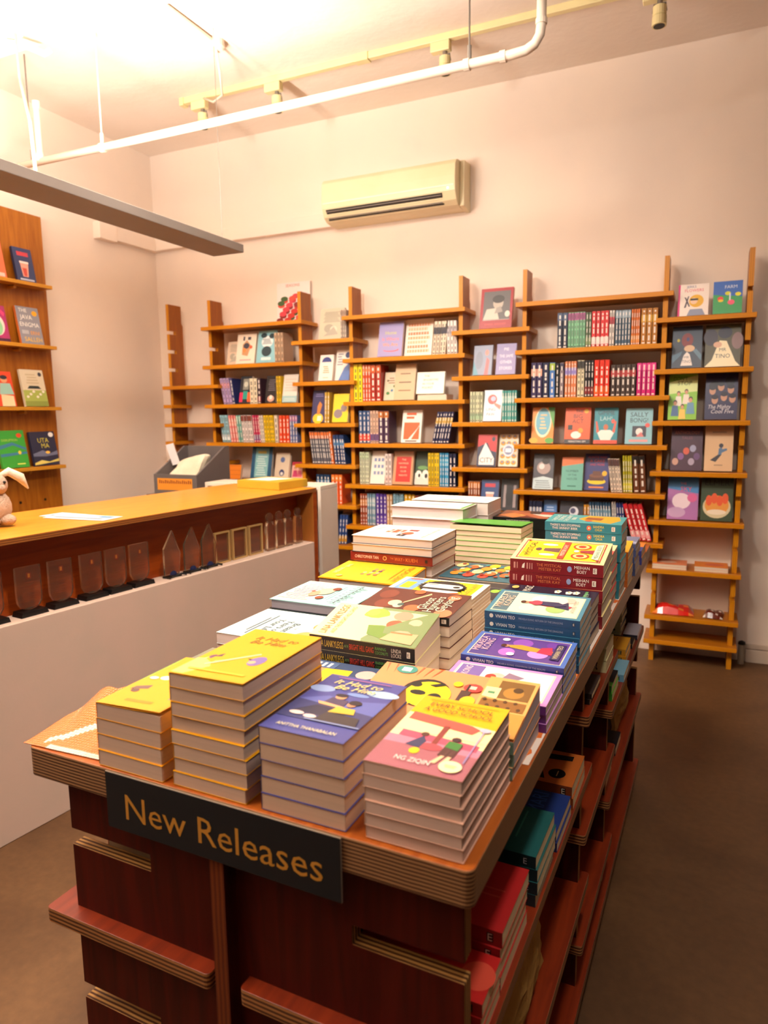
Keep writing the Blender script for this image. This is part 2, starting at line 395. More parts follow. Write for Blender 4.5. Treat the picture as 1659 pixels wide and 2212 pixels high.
b = MB(); b.box(.285, 3.2, 4.375, 4.40, 0, .075); b.box(.285, 3.2, 4.382, 4.40, .079, .108)
struct(b.build('baseboard_back', M_SKIRT, bevel=.003))
b = MB(); b.box(-3.93, -.3, 4.385, 4.40, 0, .09); struct(b.build('baseboard_back_rear', M_SKIRT)).name = 'baseboard_rear'
b = MB(); b.box(-3.93, -3.915, -3.2, 4.385, 0, .09); struct(b.build('baseboard_left', M_SKIRT))

# ------------------------------------------------------------------ things on the ceiling
t = thing('pendant_lamp', 'long flat grey linear lamp hanging on wires over the counter', 'lamp', (-2.37, 1.6, 2.31))
b = MB(); b.box(-.1, .1, -2.1, 1.62, 0, .042); b.build('housing', M_ALU, t, bevel=.003)
b = MB(); b.box(-.088, .088, -2.08, 1.6, .042, .046); b.build('diffuser', mat('lamp_diffuser', 'F6EEDC', .4), t)
for y in (1.57, -1.9):
    b = MB(); b.tube([(0, y, .042), (0, y, 1.10 if y > 0 else 1.1)], .0015, 6); b.build('suspension_wire', M_WIRE, t)
b = MB(); b.tube([(-.03, .45, .045), (-.1, .5, .3), (-.40, .72, .60), (-.50, .80, .84)], .006, 6); b.build('power_cord', mat('yellowed_cord', 'D9BE72', .6), t)

t = thing('track_light', 'cream ceiling track rail carrying four cream spot heads', 'light', (-3.06, 3.74, 3.41))
b = MB(); b.box(0, 6.0, -.018, .018, -.035, 0); b.build('rail', M_RAIL, t, bevel=.003)
for bx in ((1.22, 1.30, -.024, .024, -.04, -.001), (0, .03, -.024, .024, -.045, -.001)):
    b = MB(); b.box(*bx); b.build('rail_connector', M_RAIL, t)
for x in (.16, .70, 1.74, 2.79):
    b = MB(); b.box(x-.075, x+.03, -.022, .022, -.085, -.036); a = b.build('adapter', M_RAIL, t, bevel=.004)
    b = MB(); b.tube([(x, 0, -.085), (x, 0, -.105)], .012); b.tube([(x-.03, 0, -.135), (x-.026, 0, -.1), (x+.026, 0, -.1), (x+.03, 0, -.135)], .004, 6)
    y = b.build('yoke', M_WIRE, t)
    b = MB(); b.tube([(x, 0, -.108), (x, 0, -.112), (x, 0, -.15), (x, 0, -.152), (x, 0, -.156), (x, 0, -.195)], [.018, .03, .031, .028, .032, .033], 18); h = b.build('spot_head', M_RAIL, t, smooth=False)
    b = MB(); b.tube([(x, 0, -.1952), (x, 0, -.197)], .025, 16); b.build('lens', M_BLACK, h)

t = thing('ceiling_pipe', 'white painted conduit pipe hung level below the ceiling with elbow', 'pipe', (0, 2.93, 2.85))
b = MB()
b.tube([(-3.62, 0, .0), (-2.0, 0, 0), (-.76, 0, 0), (-.70, 0, .004), (-.665, 0, .02), (-.645, 0, .05), (-.64, 0, .09), (-.64, 0, .56)], .019, 14)
b.build('horizontal_run', M_PIPE, t, smooth=True)
b = MB()
for p in (-.79, -.94, -2.93):
    b = MB(); b.tube([(p-.012, 0, 0), (p+.012, 0, 0)], .0235, 14); b.build('pipe_coupling', M_PIPE, t)
b = MB(); b.tube([(-.64, 0, .085), (-.64, 0, .105)], .0225, 14); b.build('pipe_coupling', M_PIPE, t)
for x in (-.93, -2.93, -3.45):
    b = MB(); b.tube([(x, 0, .02), (x, 0, .56)], .004, 8); b.tube([(x, 0, .018), (x, 0, .07)], .009, 8); b.build('hanger_rod', M_PIPE if x < -2 and x > -3 else M_WIRE, t)
b = MB(); b.tube([(-3.39, 0, .0), (-3.39, 0, .30)], .016, 12); b.tube([(-3.39, 0, .27), (-3.39, 0, .31)], .02, 12); b.tube([(-3.39, 0, 0), (-3.39, 0, .04)], .021, 12); b.build('vertical_branch', M_PIPE, t)

t = thing('junction_box', 'round white ceiling junction box at the end of a conduit', 'box', (-2.43, 3.27, 3.41))
b = MB(); b.tube([(0, 0, 0), (0, 0, -.035), (0, 0, -.045)], [.045, .045, .035], 18); b.build('box_body', M_PIPE, t)
b = MB(); b.tube([(0, -.68, -.016), (0, -.03, -.016)], .013, 10); b.build('conduit', M_PIPE, t)
b = MB(); b.tube([(0, 0, -.04), (-.02, .05, -.13), (-.12, .2, -.17), (-.28, .33, -.13), (-.42, .42, -.05)], .006, 8); b.build('flexible_cord', M_PIPE, t, smooth=True)
t = thing('cable_outlet', 'white cable outlet with looping hose under the ceiling beam', 'cable', (-2.93, 2.43, 3.2))
b = MB(); b.box(-.04, .04, -.03, .03, -.035, 0); b.build('outlet_box', M_RAIL, t, bevel=.004)
b = MB(); b.tube([(-.16, -.03, -.03), (-.06, -.02, -.05), (.02, .05, -.055), (.06, .12, -.07), (.08, .14, -.05)], .014, 10); b.build('hose', M_PIPE, t, smooth=True)

# ------------------------------------------------------------------ air conditioner
t = thing('air_conditioner', 'cream wall mounted air conditioner high on the back wall', 'air conditioner', (-2.33, 0, 0))
pf = [(4.398, 2.97), (4.25, 2.965), (4.215, 2.955), (4.195, 2.93), (4.187, 2.86), (4.186, 2.80), (4.19, 2.775), (4.215, 2.725), (4.25, 2.703), (4.30, 2.695), (4.398, 2.695)]
b = MB(); b.prism(pf, 0, .915, 'x'); b.build('body', M_AC, t, bevel=.004)
b = MB(); b.prism([(4.398, 2.975), (4.28, 2.965), (4.27, 2.70), (4.398, 2.688)], .915, .945, 'x'); b.build('end_cap', M_AC, t, bevel=.004)
b = MB(); b.box(.01, .905, 4.1835, 4.1895, 2.801, 2.809); b.build('trim_strip', mat('silver_trim', 'F4EEDC', .15, .8, coat=.5), t)
b = MB(); b.prism([(4.187, 2.766), (4.205, 2.769), (4.252, 2.712), (4.234, 2.709)], .03, .83, 'x'); lv = b.build('outlet', M_ACDARK, t)
for k in range(3):
    b = MB(); u = .2+.3*k; y = 4.186+.047*u; z = 2.768-.057*u; b.box(.035, .825, y-.006, y+.012, z-.004, z-.0005); b.build('louvre', M_AC if k == 1 else M_ALU, lv)
b = MB(); b.box(.865, .873, 4.1815, 4.186, 2.786, 2.792)
e = bpy.data.materials.new('indicator_led'); e.use_nodes = True; e.node_tree.nodes['Principled BSDF'].inputs['Emission Color'].default_value = (.5, .6, 1, 1); e.node_tree.nodes['Principled BSDF'].inputs['Emission Strength'].default_value = 2.5
b.build('indicator_light', e, t)

# ------------------------------------------------------------------ wall bookcase
BC = thing('wall_bookcase', 'tall modular ochre plywood bookcase of slotted boards along back wall', 'bookcase')
YF, YB, YU0, YU1 = 4.16, 4.385, 4.21, 4.36
U = [-3.68, -3.295, -2.535, -2.145, -1.385, -.99, -.215, .195]
ODD = [2.085, 1.81, 1.53, 1.255, .98, .70, .42, .14]; EVEN = [1.945, 1.67, 1.39, 1.11, .835, .555, .285, .14]
OPEN = {0: [2.085, 1.945, 1.81], 1: [1.945], 7: ODD[:-1], 6: [.42]}
for i, x in enumerate(U):
    nz = sorted(OPEN.get(i, []))
    pr = [(YU0, 0)]
    for z in nz: pr += [(YU0, z-.026), (YU0+.07, z-.026), (YU0+.07, z), (YU0, z)]
    pr += [(YU0, 2.277), (YU1-.012, 2.277), (YU1-.012, 2.15), (YU1, 2.13), (YU1, 0)]
    b = MB(); b.prism(pr, x-.0125, x+.0125, 'x'); b.build('upright', M_SHELF_U, BC)
def board(x0, x1, z, y1=YB):
    b = MB(); b.box(x0, x1, YF, y1, z-.026, z); b.build('shelf_board', M_SHELF_X, BC, bevel=.002)
ov = .042
for k, (i, lv) in enumerate(((1, ODD), (2, EVEN), (3, ODD), (4, EVEN), (5, ODD[:-2]), (6, EVEN))):
    for z in lv: board(U[i]-ov, U[i+1]+ov*(.82 if i == 6 else 1) - (0 if i in (6,) else 0), z) if not (i == 2 and False) else None
for z in (1.67, 1.39, 1.11): board(U[0]-ov, U[1]+.09, z+.004)
for z in (1.53, 1.255, .98): board(U[0]-ov, U[0]+ov, z+.006)

b = MB(); b.tube([(0, 0, 0), (0, 0, .115)], .018, 14)
t = thing('floor_post', 'short grey capped post beside the bookcase foot', 'post', (.262, 4.34, 0))
b.build('post_body', mat('grey_post', 'A89884', .5), t)
b = MB(); b.tube([(0, 0, .1152), (0, 0, .130), (0, 0, .136)], [.02, .018, .006], 12); b.build('black_cap', M_BLACK, t)['label'] = 'black cap'

# ------------------------------------------------------------------ display board on the left wall
LB = thing('wall_display', 'ochre plywood display board with four narrow shelves on left wall', 'shelf', (0, 0, 0))
b = MB(); b.box(-3.875, -3.85, 2.1, 3.295, .86, 2.70); b.build('back_board', M_LEFTB, LB)
b = MB()
for z, y in ((.93, 3.16), (.93, 2.98), (.93, 2.76)): b.tube([(-3.8495, y, z), (-3.8485, y, z)], .009, 10)
b.build('peg_hole', M_BLACK, LB)
for z in (2.27, 1.90, 1.52, 1.15):
    b = MB(); b.box(-3.85, -3.755, 2.1, 3.262, z-.022, z); s = b.build('shelf_board', M_LSHELF, LB, bevel=.002)
    b = MB(); b.tube([(-3.85, 3.03, z-.034), (-3.80, 3.03, z-.034)], .011, 8); b.tube([(-3.85, 2.72, z-.034), (-3.80, 2.72, z-.034)], .011, 8); b.build('support_peg', M_LSHELF, s)

# ------------------------------------------------------------------ service counter (its own frame: x towards the table, y along its length)
CM = Matrix.Translation((-2.11, 1.5, 0)) @ Matrix.Rotation(-math.radians(6.57), 4, 'Z')
t = thing('service_counter', 'long wooden counter with white front panel and recessed award ledge', 'counter'); t.matrix_world = CM
b = MB(); b.box(-.112, 0, -2.6, 1.767, 0, .76); b.build('front_panel', M_PANEL, t, bevel=.003)
b = MB(); b.box(-.135, -.113, -2.6, 1.767, .0, 1.032); b.build('back_board', M_BACK, t)
b = MB(); b.box(-.60, 0, -2.6, 1.80, 1.0325, 1.055); b.build('counter_top', M_COUNTER, t, bevel=.0015)
b = MB(); b.box(-.60, 0, 1.7675, 1.80, 0, 1.032); b.build('end_board', M_BACK, t)
b = MB(); b.box(-.60, -.58, -2.6, 1.767, 0, 1.032); b.build('rear_panel', M_WHITE, t)

t = thing('white_cabinet', 'white open storage cabinet behind the far end of the counter', 'cabinet', (-2.74, 3.385, 0))
for nm, bx in (('top_board', (0, .805, 0, .20, 1.03, 1.052)), ('side_panel', (0, .02, 0, .20, 0, 1.029)), ('side_panel', (.785, .805, 0, .20, 0, 1.029)), ('back_panel', (.021, .784, .18, .20, 0, 1.029)), ('shelf', (.021, .784, .02, .179, .55, .57)), ('plinth', (.021, .784, .02, .04, 0, .08))):
    b = MB(); b.box(*bx); b.build(nm, M_WHITE, t, bevel=.002)
t = thing('grey_stand', 'dark grey pedestal under the grey box file', 'stand', (-3.24, 3.44, 0))
b = MB(); b.box(0, .40, 0, .42, 0, .94); b.build('body', mat('dark_grey_laminate', '4C4644', .6), t)
b = MB(); b.box(-.01, .41, -.01, .43, .941, .955); b.build('top_board', M_GREY, t)
t = thing('box_file', 'grey open box with sloping sides and orange label', 'box', (-3.20, 3.45, .956))
b = MB(); b.box(0, .345, 0, .012, 0, .13); b.build('front', M_GREY, t, bevel=.002)
for x in (0, .333):
    b = MB(); b.prism([(.0125, 0), (.0125, .13), (.30, .295), (.34, .295), (.34, 0)], x, x+.012, 'x'); b.build('side', M_GREY, t)
b = MB(); b.box(.0125, .3325, .328, .34, 0, .295); b.build('back', M_GREY, t)
b = MB(); b.box(.0125, .3325, .0125, .327, 0, .01); b.build('base', M_GREY, t)
b = MB(); b.poly([(.03, -.0012, .03), (.31, -.0012, .03), (.31, -.0012, .105), (.03, -.0012, .105)], 0, 'E8962A')
for k in range(17): b.poly([(.045+k*.0155, -.0018, .072), (.054+k*.0155, -.0018, .072), (.054+k*.0155, -.0018, .093-.006*(k % 3)), (.045+k*.0155, -.0018, .095)], 0, '8E3A14')
b.build('label_strip', M_MATTE, t)
# cream tote in the box, and a white card
b = MB(); n = 12
for i in range(14):
    for j in range(12):
        def tp(a, c):
            u = 2*PI*a/14; v = PI*c/12-PI/2; e = .55
            cu, su, cv, sv = math.cos(u), math.sin(u), math.cos(v), math.sin(v)
            f = lambda q, p: math.copysign(abs(q)**p, q)
            x = .12*f(cv, e)*f(cu, e); y = .055*f(cv, e)*f(su, e); z = .11*f(sv, e)
            return (x+.035*(z/.11)+.006*math.sin(9*z*9+u), y+.5*z+.006*math.sin(30*x), z+.018*math.sin(14*x)*(z > 0))
        q = [tp(i, j), tp(i+1, j), tp(i+1, j+1), tp(i, j+1)]
        b.poly(q)
o = b.build('tote_bag', M_CLOTH, smooth=True, loc=(-3.035, 3.585, 1.085)); tag(o, 'folded cream cloth tote bag poking out of the grey box', 'bag')
b = MB(); b.box(0, .05, 0, .003, 0, .14); o = b.build('white_card', mat('white_card', 'E6E2E6', .6), loc=(-3.17, 3.60, 1.13), rot=(.1, -.25, .5)); tag(o, 'white paper card standing in the grey box beside tote', 'card')
t = thing('mustard_box', 'flat mustard coloured box on the far end of the counter', 'box'); t.matrix_world = CM @ Matrix.Translation((-.41, 1.62, 1.0555)) @ Matrix.Rotation(math.radians(-3), 4, 'Z')
b = MB(); b.box(0, .31, 0, .235, 0, .043); b.build('box_body', mat('mustard_card', 'C9A12C', .6, noise=(5, 'C09828')), t, bevel=.002)
b = MB(); b.poly([(.03, .04, .0435), (.2, .04, .0435), (.24, .2, .0435), (.05, .2, .0435)], 0, 'F6E8D8'); b.build('paper_sheet', M_MATTE, t)
for k, (x, y, r, c, nm) in enumerate(((-.25, .50, .06, 'BFD4E2', 'pale blue printed flyer lying on the counter top'), (-.19, .49, .2, 'F2EEEA', 'white leaflet lying over the blue flyer on counter'))):
    t = thing('flyer', nm, 'paper'); t.matrix_world = CM @ Matrix.Translation((x, y, 1.0556+.0012*k)) @ Matrix.Rotation(r, 4, 'Z')
    b = MB(); b.box(-.15, .15, -.055, .055, 0, .001, 0, c); b.build('sheet', M_MATTE, t)
    b = MB(); art(b, [('r', .05, .6, .6, .85, 'D8E6F0' if k == 0 else '9FB6C8'), ('r', .08, .2, .9, .42, '7C8EA0'), ('r', .7, .55, .93, .9, '5F8FB4')], .3, .11, lambda x, y, L: (x-.15, y-.055, .0011+L*.0001)); b.build('printed_panel', M_MATTE, t)
# plush toy at the picture's left edge
t = thing('plush_toy', 'beige plush toy with floppy pale ears sitting on the counter', 'toy'); t.matrix_world = CM @ Matrix.Translation((-.30, .20, 1.0555))
b = MB(); b.ball(0, 0, .07, .065, .06, .07); b.ball(.045, .02, .025, .035, .03, .022); b.ball(.045, -.04, .025, .035, .03, .022); b.build('body', M_PLUSH, t, smooth=True)
b = MB(); b.ball(.01, 0, .155, .05, .048, .045); b.ball(.052, .002, .145, .016, .018, .014); b.build('head', M_PLUSH, t, smooth=True)
for s in (-1, 1):
    b = MB()
    P = [(0, s*.03, .185), (.01, s*.06, .20), (.02, s*.10, .175), (.025, s*.125, .13)]
    b.tube(P, [.008, .016, .018, .003], 8); b.build('ear', M_CLOTH, t, smooth=True)
b = MB(); b.ball(.055, .016, .165, .006, .006, .006, nu=8, nv=5); b.ball(.055, -.016, .165, .006, .006, .006, nu=8, nv=5); b.build('eye', M_BLACK, t)

# ------------------------------------------------------------------ awards on the ledge
GA = 'acrylic awards on the counter ledge'
def place(o, y, x=-.062, rz=0): o.matrix_world = CM @ Matrix.Translation((x, y, .7602)) @ Matrix.Rotation(rz, 4, 'Z')
def engr(t, w, z0, z1, x, emblem=True):
    b = MB(); H = z1-z0
    if emblem: b.poly([(x, -.009, z1-.045), (x, .009, z1-.045), (x, .009, z1-.022), (x, -.009, z1-.022)], 0, '7A2A10'); b.poly([(x+.0003, -.004, z1-.04), (x+.0003, .004, z1-.04), (x+.0003, .004, z1-.026), (x+.0003, -.004, z1-.026)], 0, 'B8681E')
    for k, (q, zz) in enumerate(((.3, .60), (.36, .5), (.22, .44), (.30, .36), (.34, .27), (.38, .22), (.33, .17))):
        b.poly([(x, -q*w, z0+zz*H), (x, q*w, z0+zz*H), (x, q*w, z0+zz*H+.0022), (x, -q*w, z0+zz*H+.0022)], 0, '8A3A18')
    b.build('engraving', M_MATTE, t)
places = ['nearest', 'second', 'third', 'fourth', 'fifth', 'sixth']
for k, y in enumerate((.02, .162, .287, .418, .53, .645)):
    t = thing('acrylic_plaque', f'clear plaque with rounded foot on black base, {places[k]} of six along ledge', 'award', group=GA); place(t, y)
    w = .047; pr = [(-w, .175), (-w, .06), (-w*.95, .045), (-w*.72, .028), (-w*.35, .021), (0, .019), (w*.35, .021), (w*.72, .028), (w*.95, .045), (w, .06), (w, .175)]
    b = MB(); b.prism(pr, -.007, .007, 'x'); b.build('plate', M_GLASS, t, bevel=.0012)
    b = MB(); b.prism([(-.052, 0), (.052, 0), (.046, .018), (-.046, .018)], -.028, .03, 'x'); b.build('base', M_BLACK, t)
    engr(t, .09, .03, .175, .0078)
for k, y in enumerate((.81, .925, 1.03)):
    t = thing('pointed_award', f'clear pentagon award in dark clip stand, {["nearest", "middle", "farthest"][k]} of three', 'award', group=GA); place(t, y, -.05)
    b = MB(); b.prism([(-.046, .012), (.034, .012), (.046, .10), (.004, .205), (-.046, .13)], -.006, .006, 'x'); b.build('plate', M_GLASS, t, bevel=.0012)
    b = MB(); b.prism([(.02*math.cos(PI*i/10)-.005, .008+.022*math.sin(PI*i/10)) for i in range(11)], .0075, .009, 'x'); b.build('blue_badge', mat('navy_enamel', '26305E', .4), t)
    b = MB(); b.tube([(.03, -.045, .006), (.02, -.03, .012), (.012, 0, .006), (.02, .03, .012), (.03, .05, .006)], .0045, 6); b.box(-.02, .012, -.04, .04, 0, .008); b.build('clip_stand', M_BLACK, t)
for k, y in enumerate((1.125, 1.243, 1.36)):
    t = thing('framed_award', f'upright clear rectangular award frame, {["nearest", "middle", "farthest"][k]} of three', 'award', group=GA); place(t, y, -.062)
    b = MB()
    b.box(-.008, .008, -.05, -.042, 0, .15); b.box(-.008, .008, .042, .05, 0, .15); b.box(-.008, .008, -.042, .042, .142, .15); b.box(-.008, .008, -.042, .042, 0, .008); b.build('frame', mat('pale_amber_acrylic', 'C8A064', .15, .8), t, bevel=.001)
    b = MB(); b.box(-.002, .002, -.0415, .0415, .0085, .1415); b.build('plate', M_GLASS, t)
for k, y in enumerate((1.47, 1.545, 1.615, 1.70)):
    t = thing('crystal_trophy', f'clear crystal trophy with rounded top, {places[k] if k < 3 else "farthest"} of four at ledge end', 'award', group=GA); place(t, y, -.06)
    b = MB(); b.prism([(-.03, 0), (.03, 0), (.028, .13), (.02, .15), (-.02, .15), (-.028, .13)], -.012, .012, 'x'); b.build('column', M_GLASS, t, bevel=.003)
    b = MB(); b.ball(0, 0, .172, .018, .022, .024); b.build('crystal_top', M_GLASS, t, smooth=False)
    engr(t, .05, .01, .13, .0128, False)

# ------------------------------------------------------------------ display table
TB = thing('display_table', 'long plywood display table with staggered side shelves, books piled on top', 'table'); TB.matrix_world = TM
r = .012; L, W_ = 2.19, .76
def rr(x0, x1, y0, y1, r, n=5):
    out = []
    for cx, cy, a0 in ((x1-r, y0+r, -PI/2), (x1-r, y1-r, 0), (x0+r, y1-r, PI/2), (x0+r, y0+r, PI)):
        for k in range(n+1): a = a0+PI/2*k/n; out.append((cx+r*math.cos(a), cy+r*math.sin(a)))
    return out
b = MB(); b.prism(rr(-W_, 0, 0, L, r), .876, .925); b.build('table_top', M_TOP, TB, bevel=.0015)
# end panels and cross panels, notched for boards
def panel(y, lv_empty, m=M_END, lo=-.705, hi=-.018):
    pr = [(lo, 0)]; 
    for z in sorted(lv_empty): pr += [(lo, z-.028), (lo+.172, z-.028), (lo+.172, z), (lo, z)]
    pr += [(lo, .8755), (hi, .8755)]
    for z in sorted(lv_empty, reverse=True): pr += [(hi, z), (hi-.158, z), (hi-.158, z-.028), (hi, z-.028)]
    pr += [(hi, 0)]
    b = MB(); b.prism(pr, y, y+.024, 'y'); b.build('cross_panel', m, TB, bevel=.0015)
panel(.026, (.78, .495, .215)); panel(.828, ()); panel(1.238, ()); panel(2.02, (.78, .495))
b = MB(); b.box(-.392, -.367, -.0, 2.09, 0, .8755); b.build('centre_board', M_SPINE, TB)
def tboard(y0, y1, z):
    for x0, x1 in ((-.35, 0), (-.75, -.405)):
        b = MB(); b.prism(rr(x0, x1, y0, y1, .008, 3), z-.025, z); b.build('shelf_board', M_BOARD, TB, bevel=.001)
for y0, y1, zz in ((0, .877, (.64, .358)), (.803, 1.295, (.78, .495, .215)), (1.205, 2.056, (.632, .36)), (0, 2.056, (.086,))):
    for z in zz: tboard(y0, y1, z)
# sign
t = thing('sign', 'black sign reading New Releases on the table edge', 'sign'); t.matrix_world = TM
b = MB(); b.box(-.582, -.174, -.0045, -.0008, .834, .923, 0, '06070C'); b.build('sign_board', M_MATTE, t)
b = MB(); b.box(-.5825, -.1735, -.0040, -.0012, .8335, .9235, 0, '8A7866'); b.build('sign_backing', M_MATTE, t)
b = MB(); art(b, [('t', 'New Releases', .515, .46, .47, 'C98A2C', -.84)], .408, .089, lambda x, y, L: (-.582+x, -.0048-.0001*L, .834+y)); b.build('lettering', M_MATTE, t)

# patterned wrapping sheet under the right hand stacks, orange packet at the left corner
t = thing('wrapping_sheet', 'orange and white patterned paper sheet under books along right table edge', 'paper'); t.matrix_world = TM
b = MB(); b.box(-.34, -.0035, .272, 1.86, .9252, .9258, 0, 'EBD9CC'); b.build('sheet', M_MATTE, t)
b = MB(); rnd = random.Random(3)
for k in range(120):
    cx = -.012-rnd.random()*.06 if k < 80 else -.01-rnd.random()*.32; cy = .285+1.56*((k % 80)+rnd.random())/80; R = .008+rnd.random()*.014; n = 7
    pts = [(min(-.0036, cx+R*(.6+.7*rnd.random())*math.cos(2*PI*i/n)), max(.273, min(1.859, cy+R*1.3*(.6+.7*rnd.random())*math.sin(2*PI*i/n))), .92585+.00001*(k % 9)) for i in range(n)]
    b.poly(pts, 0, 'E2722A')
b.build('orange_pattern', M_MATTE, t)
b = MB(); n = 30
def pk(u, v):
    a = .772-.16*u; y = .002+.15*v+.01*u
    z = .9275+.05*(v**1.5)*math.sin(PI*(.12+.62*u))+.008*abs(math.sin(7*u+4*v))*v+.004*math.sin(9*u)*v
    return (-a, y, z)
for i in range(n):
    for j in range(n):
        u, v = (i+.5)/n, (j+.5)/n
        c = 'F08A4A'
        if .18 < v-.9*(u-.35) < .3 and .2 < u < .8: c = 'F6E4D6'
        if v < .08 and u > .3: c = 'F4E2D2'
        if abs(v-.5) < .05 and .68 < u < .8: c = 'F6E4D6'
        b.poly([pk(i/n, j/n), pk((i+1)/n, j/n), pk((i+1)/n, (j+1)/n), pk(i/n, (j+1)/n)], 0, c)
o = b.build('orange_packet', print_mat('glossy_wrap', .18, .6), smooth=True); o.matrix_world = TM
sm = o.modifiers.new('thickness', 'SOLIDIFY'); sm.thickness = .001; tag(o, 'crumpled orange and white plastic packet at the left corner of table', 'packet')

# ------------------------------------------------------------------ books piled on the table
Z = .9262
CREAM = 'E9D3B2'; PG = 'EBD8C0'; WHT = 'EFE2D8'
# front row
elephant = [('r', 0, 0, 1, 1, 'EAA21E'), ('p', [(.0, .45), (.3, .62), (.45, .9), (.0, .95)], '8DA83A'), ('c', .25, .62, .16, .09, 'B9C84A'), ('c', .42, .78, .2, .08, 'E2702E'), ('c', .62, .62, .24, .15, 'E98A52'), ('c', .55, .42, .3, .13, 'A89482'), ('c', .8, .45, .2, .14, 'B09C8A'),
            ('r', .38, .2, .46, .4, 'A08C7C'), ('r', .58, .2, .66, .4, '9C8878'), ('r', .8, .2, .88, .4, 'A08C7C'), ('p', [(.3, .4), (.12, .34), (.1, .28), (.34, .33)], '7A5A52'), ('c', .2, .27, .06, .03, '6A4A44'), ('c', .3, .55, .09, .04, 'FFF0D0'), ('c', .14, .52, .07, .03, 'F2E6C0'), ('c', .5, .56, .06, .03, 'F8E070'), ('r', .3, .09, .72, .13, 'C8861E')]
stack('yellow elephant-cover paperback', 'in leftmost front stack on table', .473, .005, .128, .20, Z, 1.026, 1.03, 4, 'U', 'EAA21E', 'EAA21E', 'D9BBA6', elephant, lift=.006)
swing = [('r', 0, 0, 1, 1, 'E8A400'), ('p', [(0, .02), (.8, .02), (.95, .3), (.5, .38), (0, .3)], 'F4D870'), ('p', [(.08, .3), (.12, .3), (.3, .68), (.88, .62), (.92, .25), (.87, .25), (.83, .58), (.3, .62), (.12, .33)], 'FFF0A8'),
         ('c', .2, .36, .1, .045, '6A4460'), ('p', [(.15, .36), (.25, .47), (.52, .52), (.5, .46), (.35, .4)], '50384E'), ('p', [(.3, .22), (.52, .3), (.52, .36), (.25, .3)], 'E8B45A'), ('p', [(.42, .2), (.48, .2), (.58, .34), (.72, .36), (.7, .42), (.52, .4)], '332A34'), ('c', .74, .38, .1, .09, '7A66A8'), ('c', .7, .35, .05, .03, 'D8A884'),
         ('p', [(.2, .22), (.64, .52), (.67, .5), (.23, .2)], 'E9CC9A'), ('t', 'It Had to', .56, .82, .075, '8E6418', .62, .3), ('t', 'Be Him', .52, .73, .075, '8E6418', .5, .3), ('r', .12, .1, .88, .125, 'F0C030')]
stack('bright yellow paperback', 'in tall second front stack on table', .325, .008, .129, .205, Z, 1.095, 1.098, 8, 'U', 'E8A400', 'E8A400', 'D9BBA6', swing, lift=.003)
night = [('r', 0, 0, 1, 1, '4A4C92'), ('p', [(0, .5), (.3, .62), (.55, .58), (1, .66), (1, .4), (0, .35)], '5E66AC'), ('c', .12, .72, .16, .06, '8FA4D2'), ('c', .85, .78, .2, .06, 'A6BEE0'), ('c', .6, .7, .14, .03, '7890CA'), ('p', [(0, .2), (1, .2), (1, .42), (0, .5)], '3C3E70'),
         ('p', [(.1, .3), (.4, .52), (.55, .5), (.8, .28)], '2C2A44'), ('p', [(.3, .44), (.36, .6), (.58, .58), (.6, .42)], '4A3C5C'), ('c', .45, .62, .07, .04, 'D89A6E'), ('c', .44, .645, .08, .03, '2A2030'), ('c', .66, .53, .06, .045, 'C88A66'), ('c', .68, .56, .08, .04, '241C2A'), ('p', [(.26, .5), (.3, .46), (.6, .44), (.62, .47), (.34, .5)], 'E2A878'),
         ('p', [(.54, .46), (.76, .46), (.8, .38), (.5, .36)], 'D9B13E'), ('p', [(.5, .36), (.9, .34), (.95, .22), (.45, .22)], '3A3034'), ('c', .2, .27, .09, .028, 'E6CCC8'), ('c', .38, .25, .08, .028, 'E6CCC8'), ('r', .35, .2, 1, .215, '8C98C8'),
         ('r', .15, .93, .85, .94, 'B05A8A'), ('t', 'It Had to', .5, .86, .08, 'F2DC6A', .62, .35), ('t', 'Be Him', .52, .77, .08, 'F2DC6A', .52, .35), ('t', 'ANITTHA THANABALAN', .5, .075, .04, 'E8DCA0', .7)]
stack('blue night-sky paperback', 'in third front stack on table', .173, .008, .129, .197, Z, 1.045, 1.047, 5, 'U', '4A4C92', '3C3E80', 'DDBDA4', night)
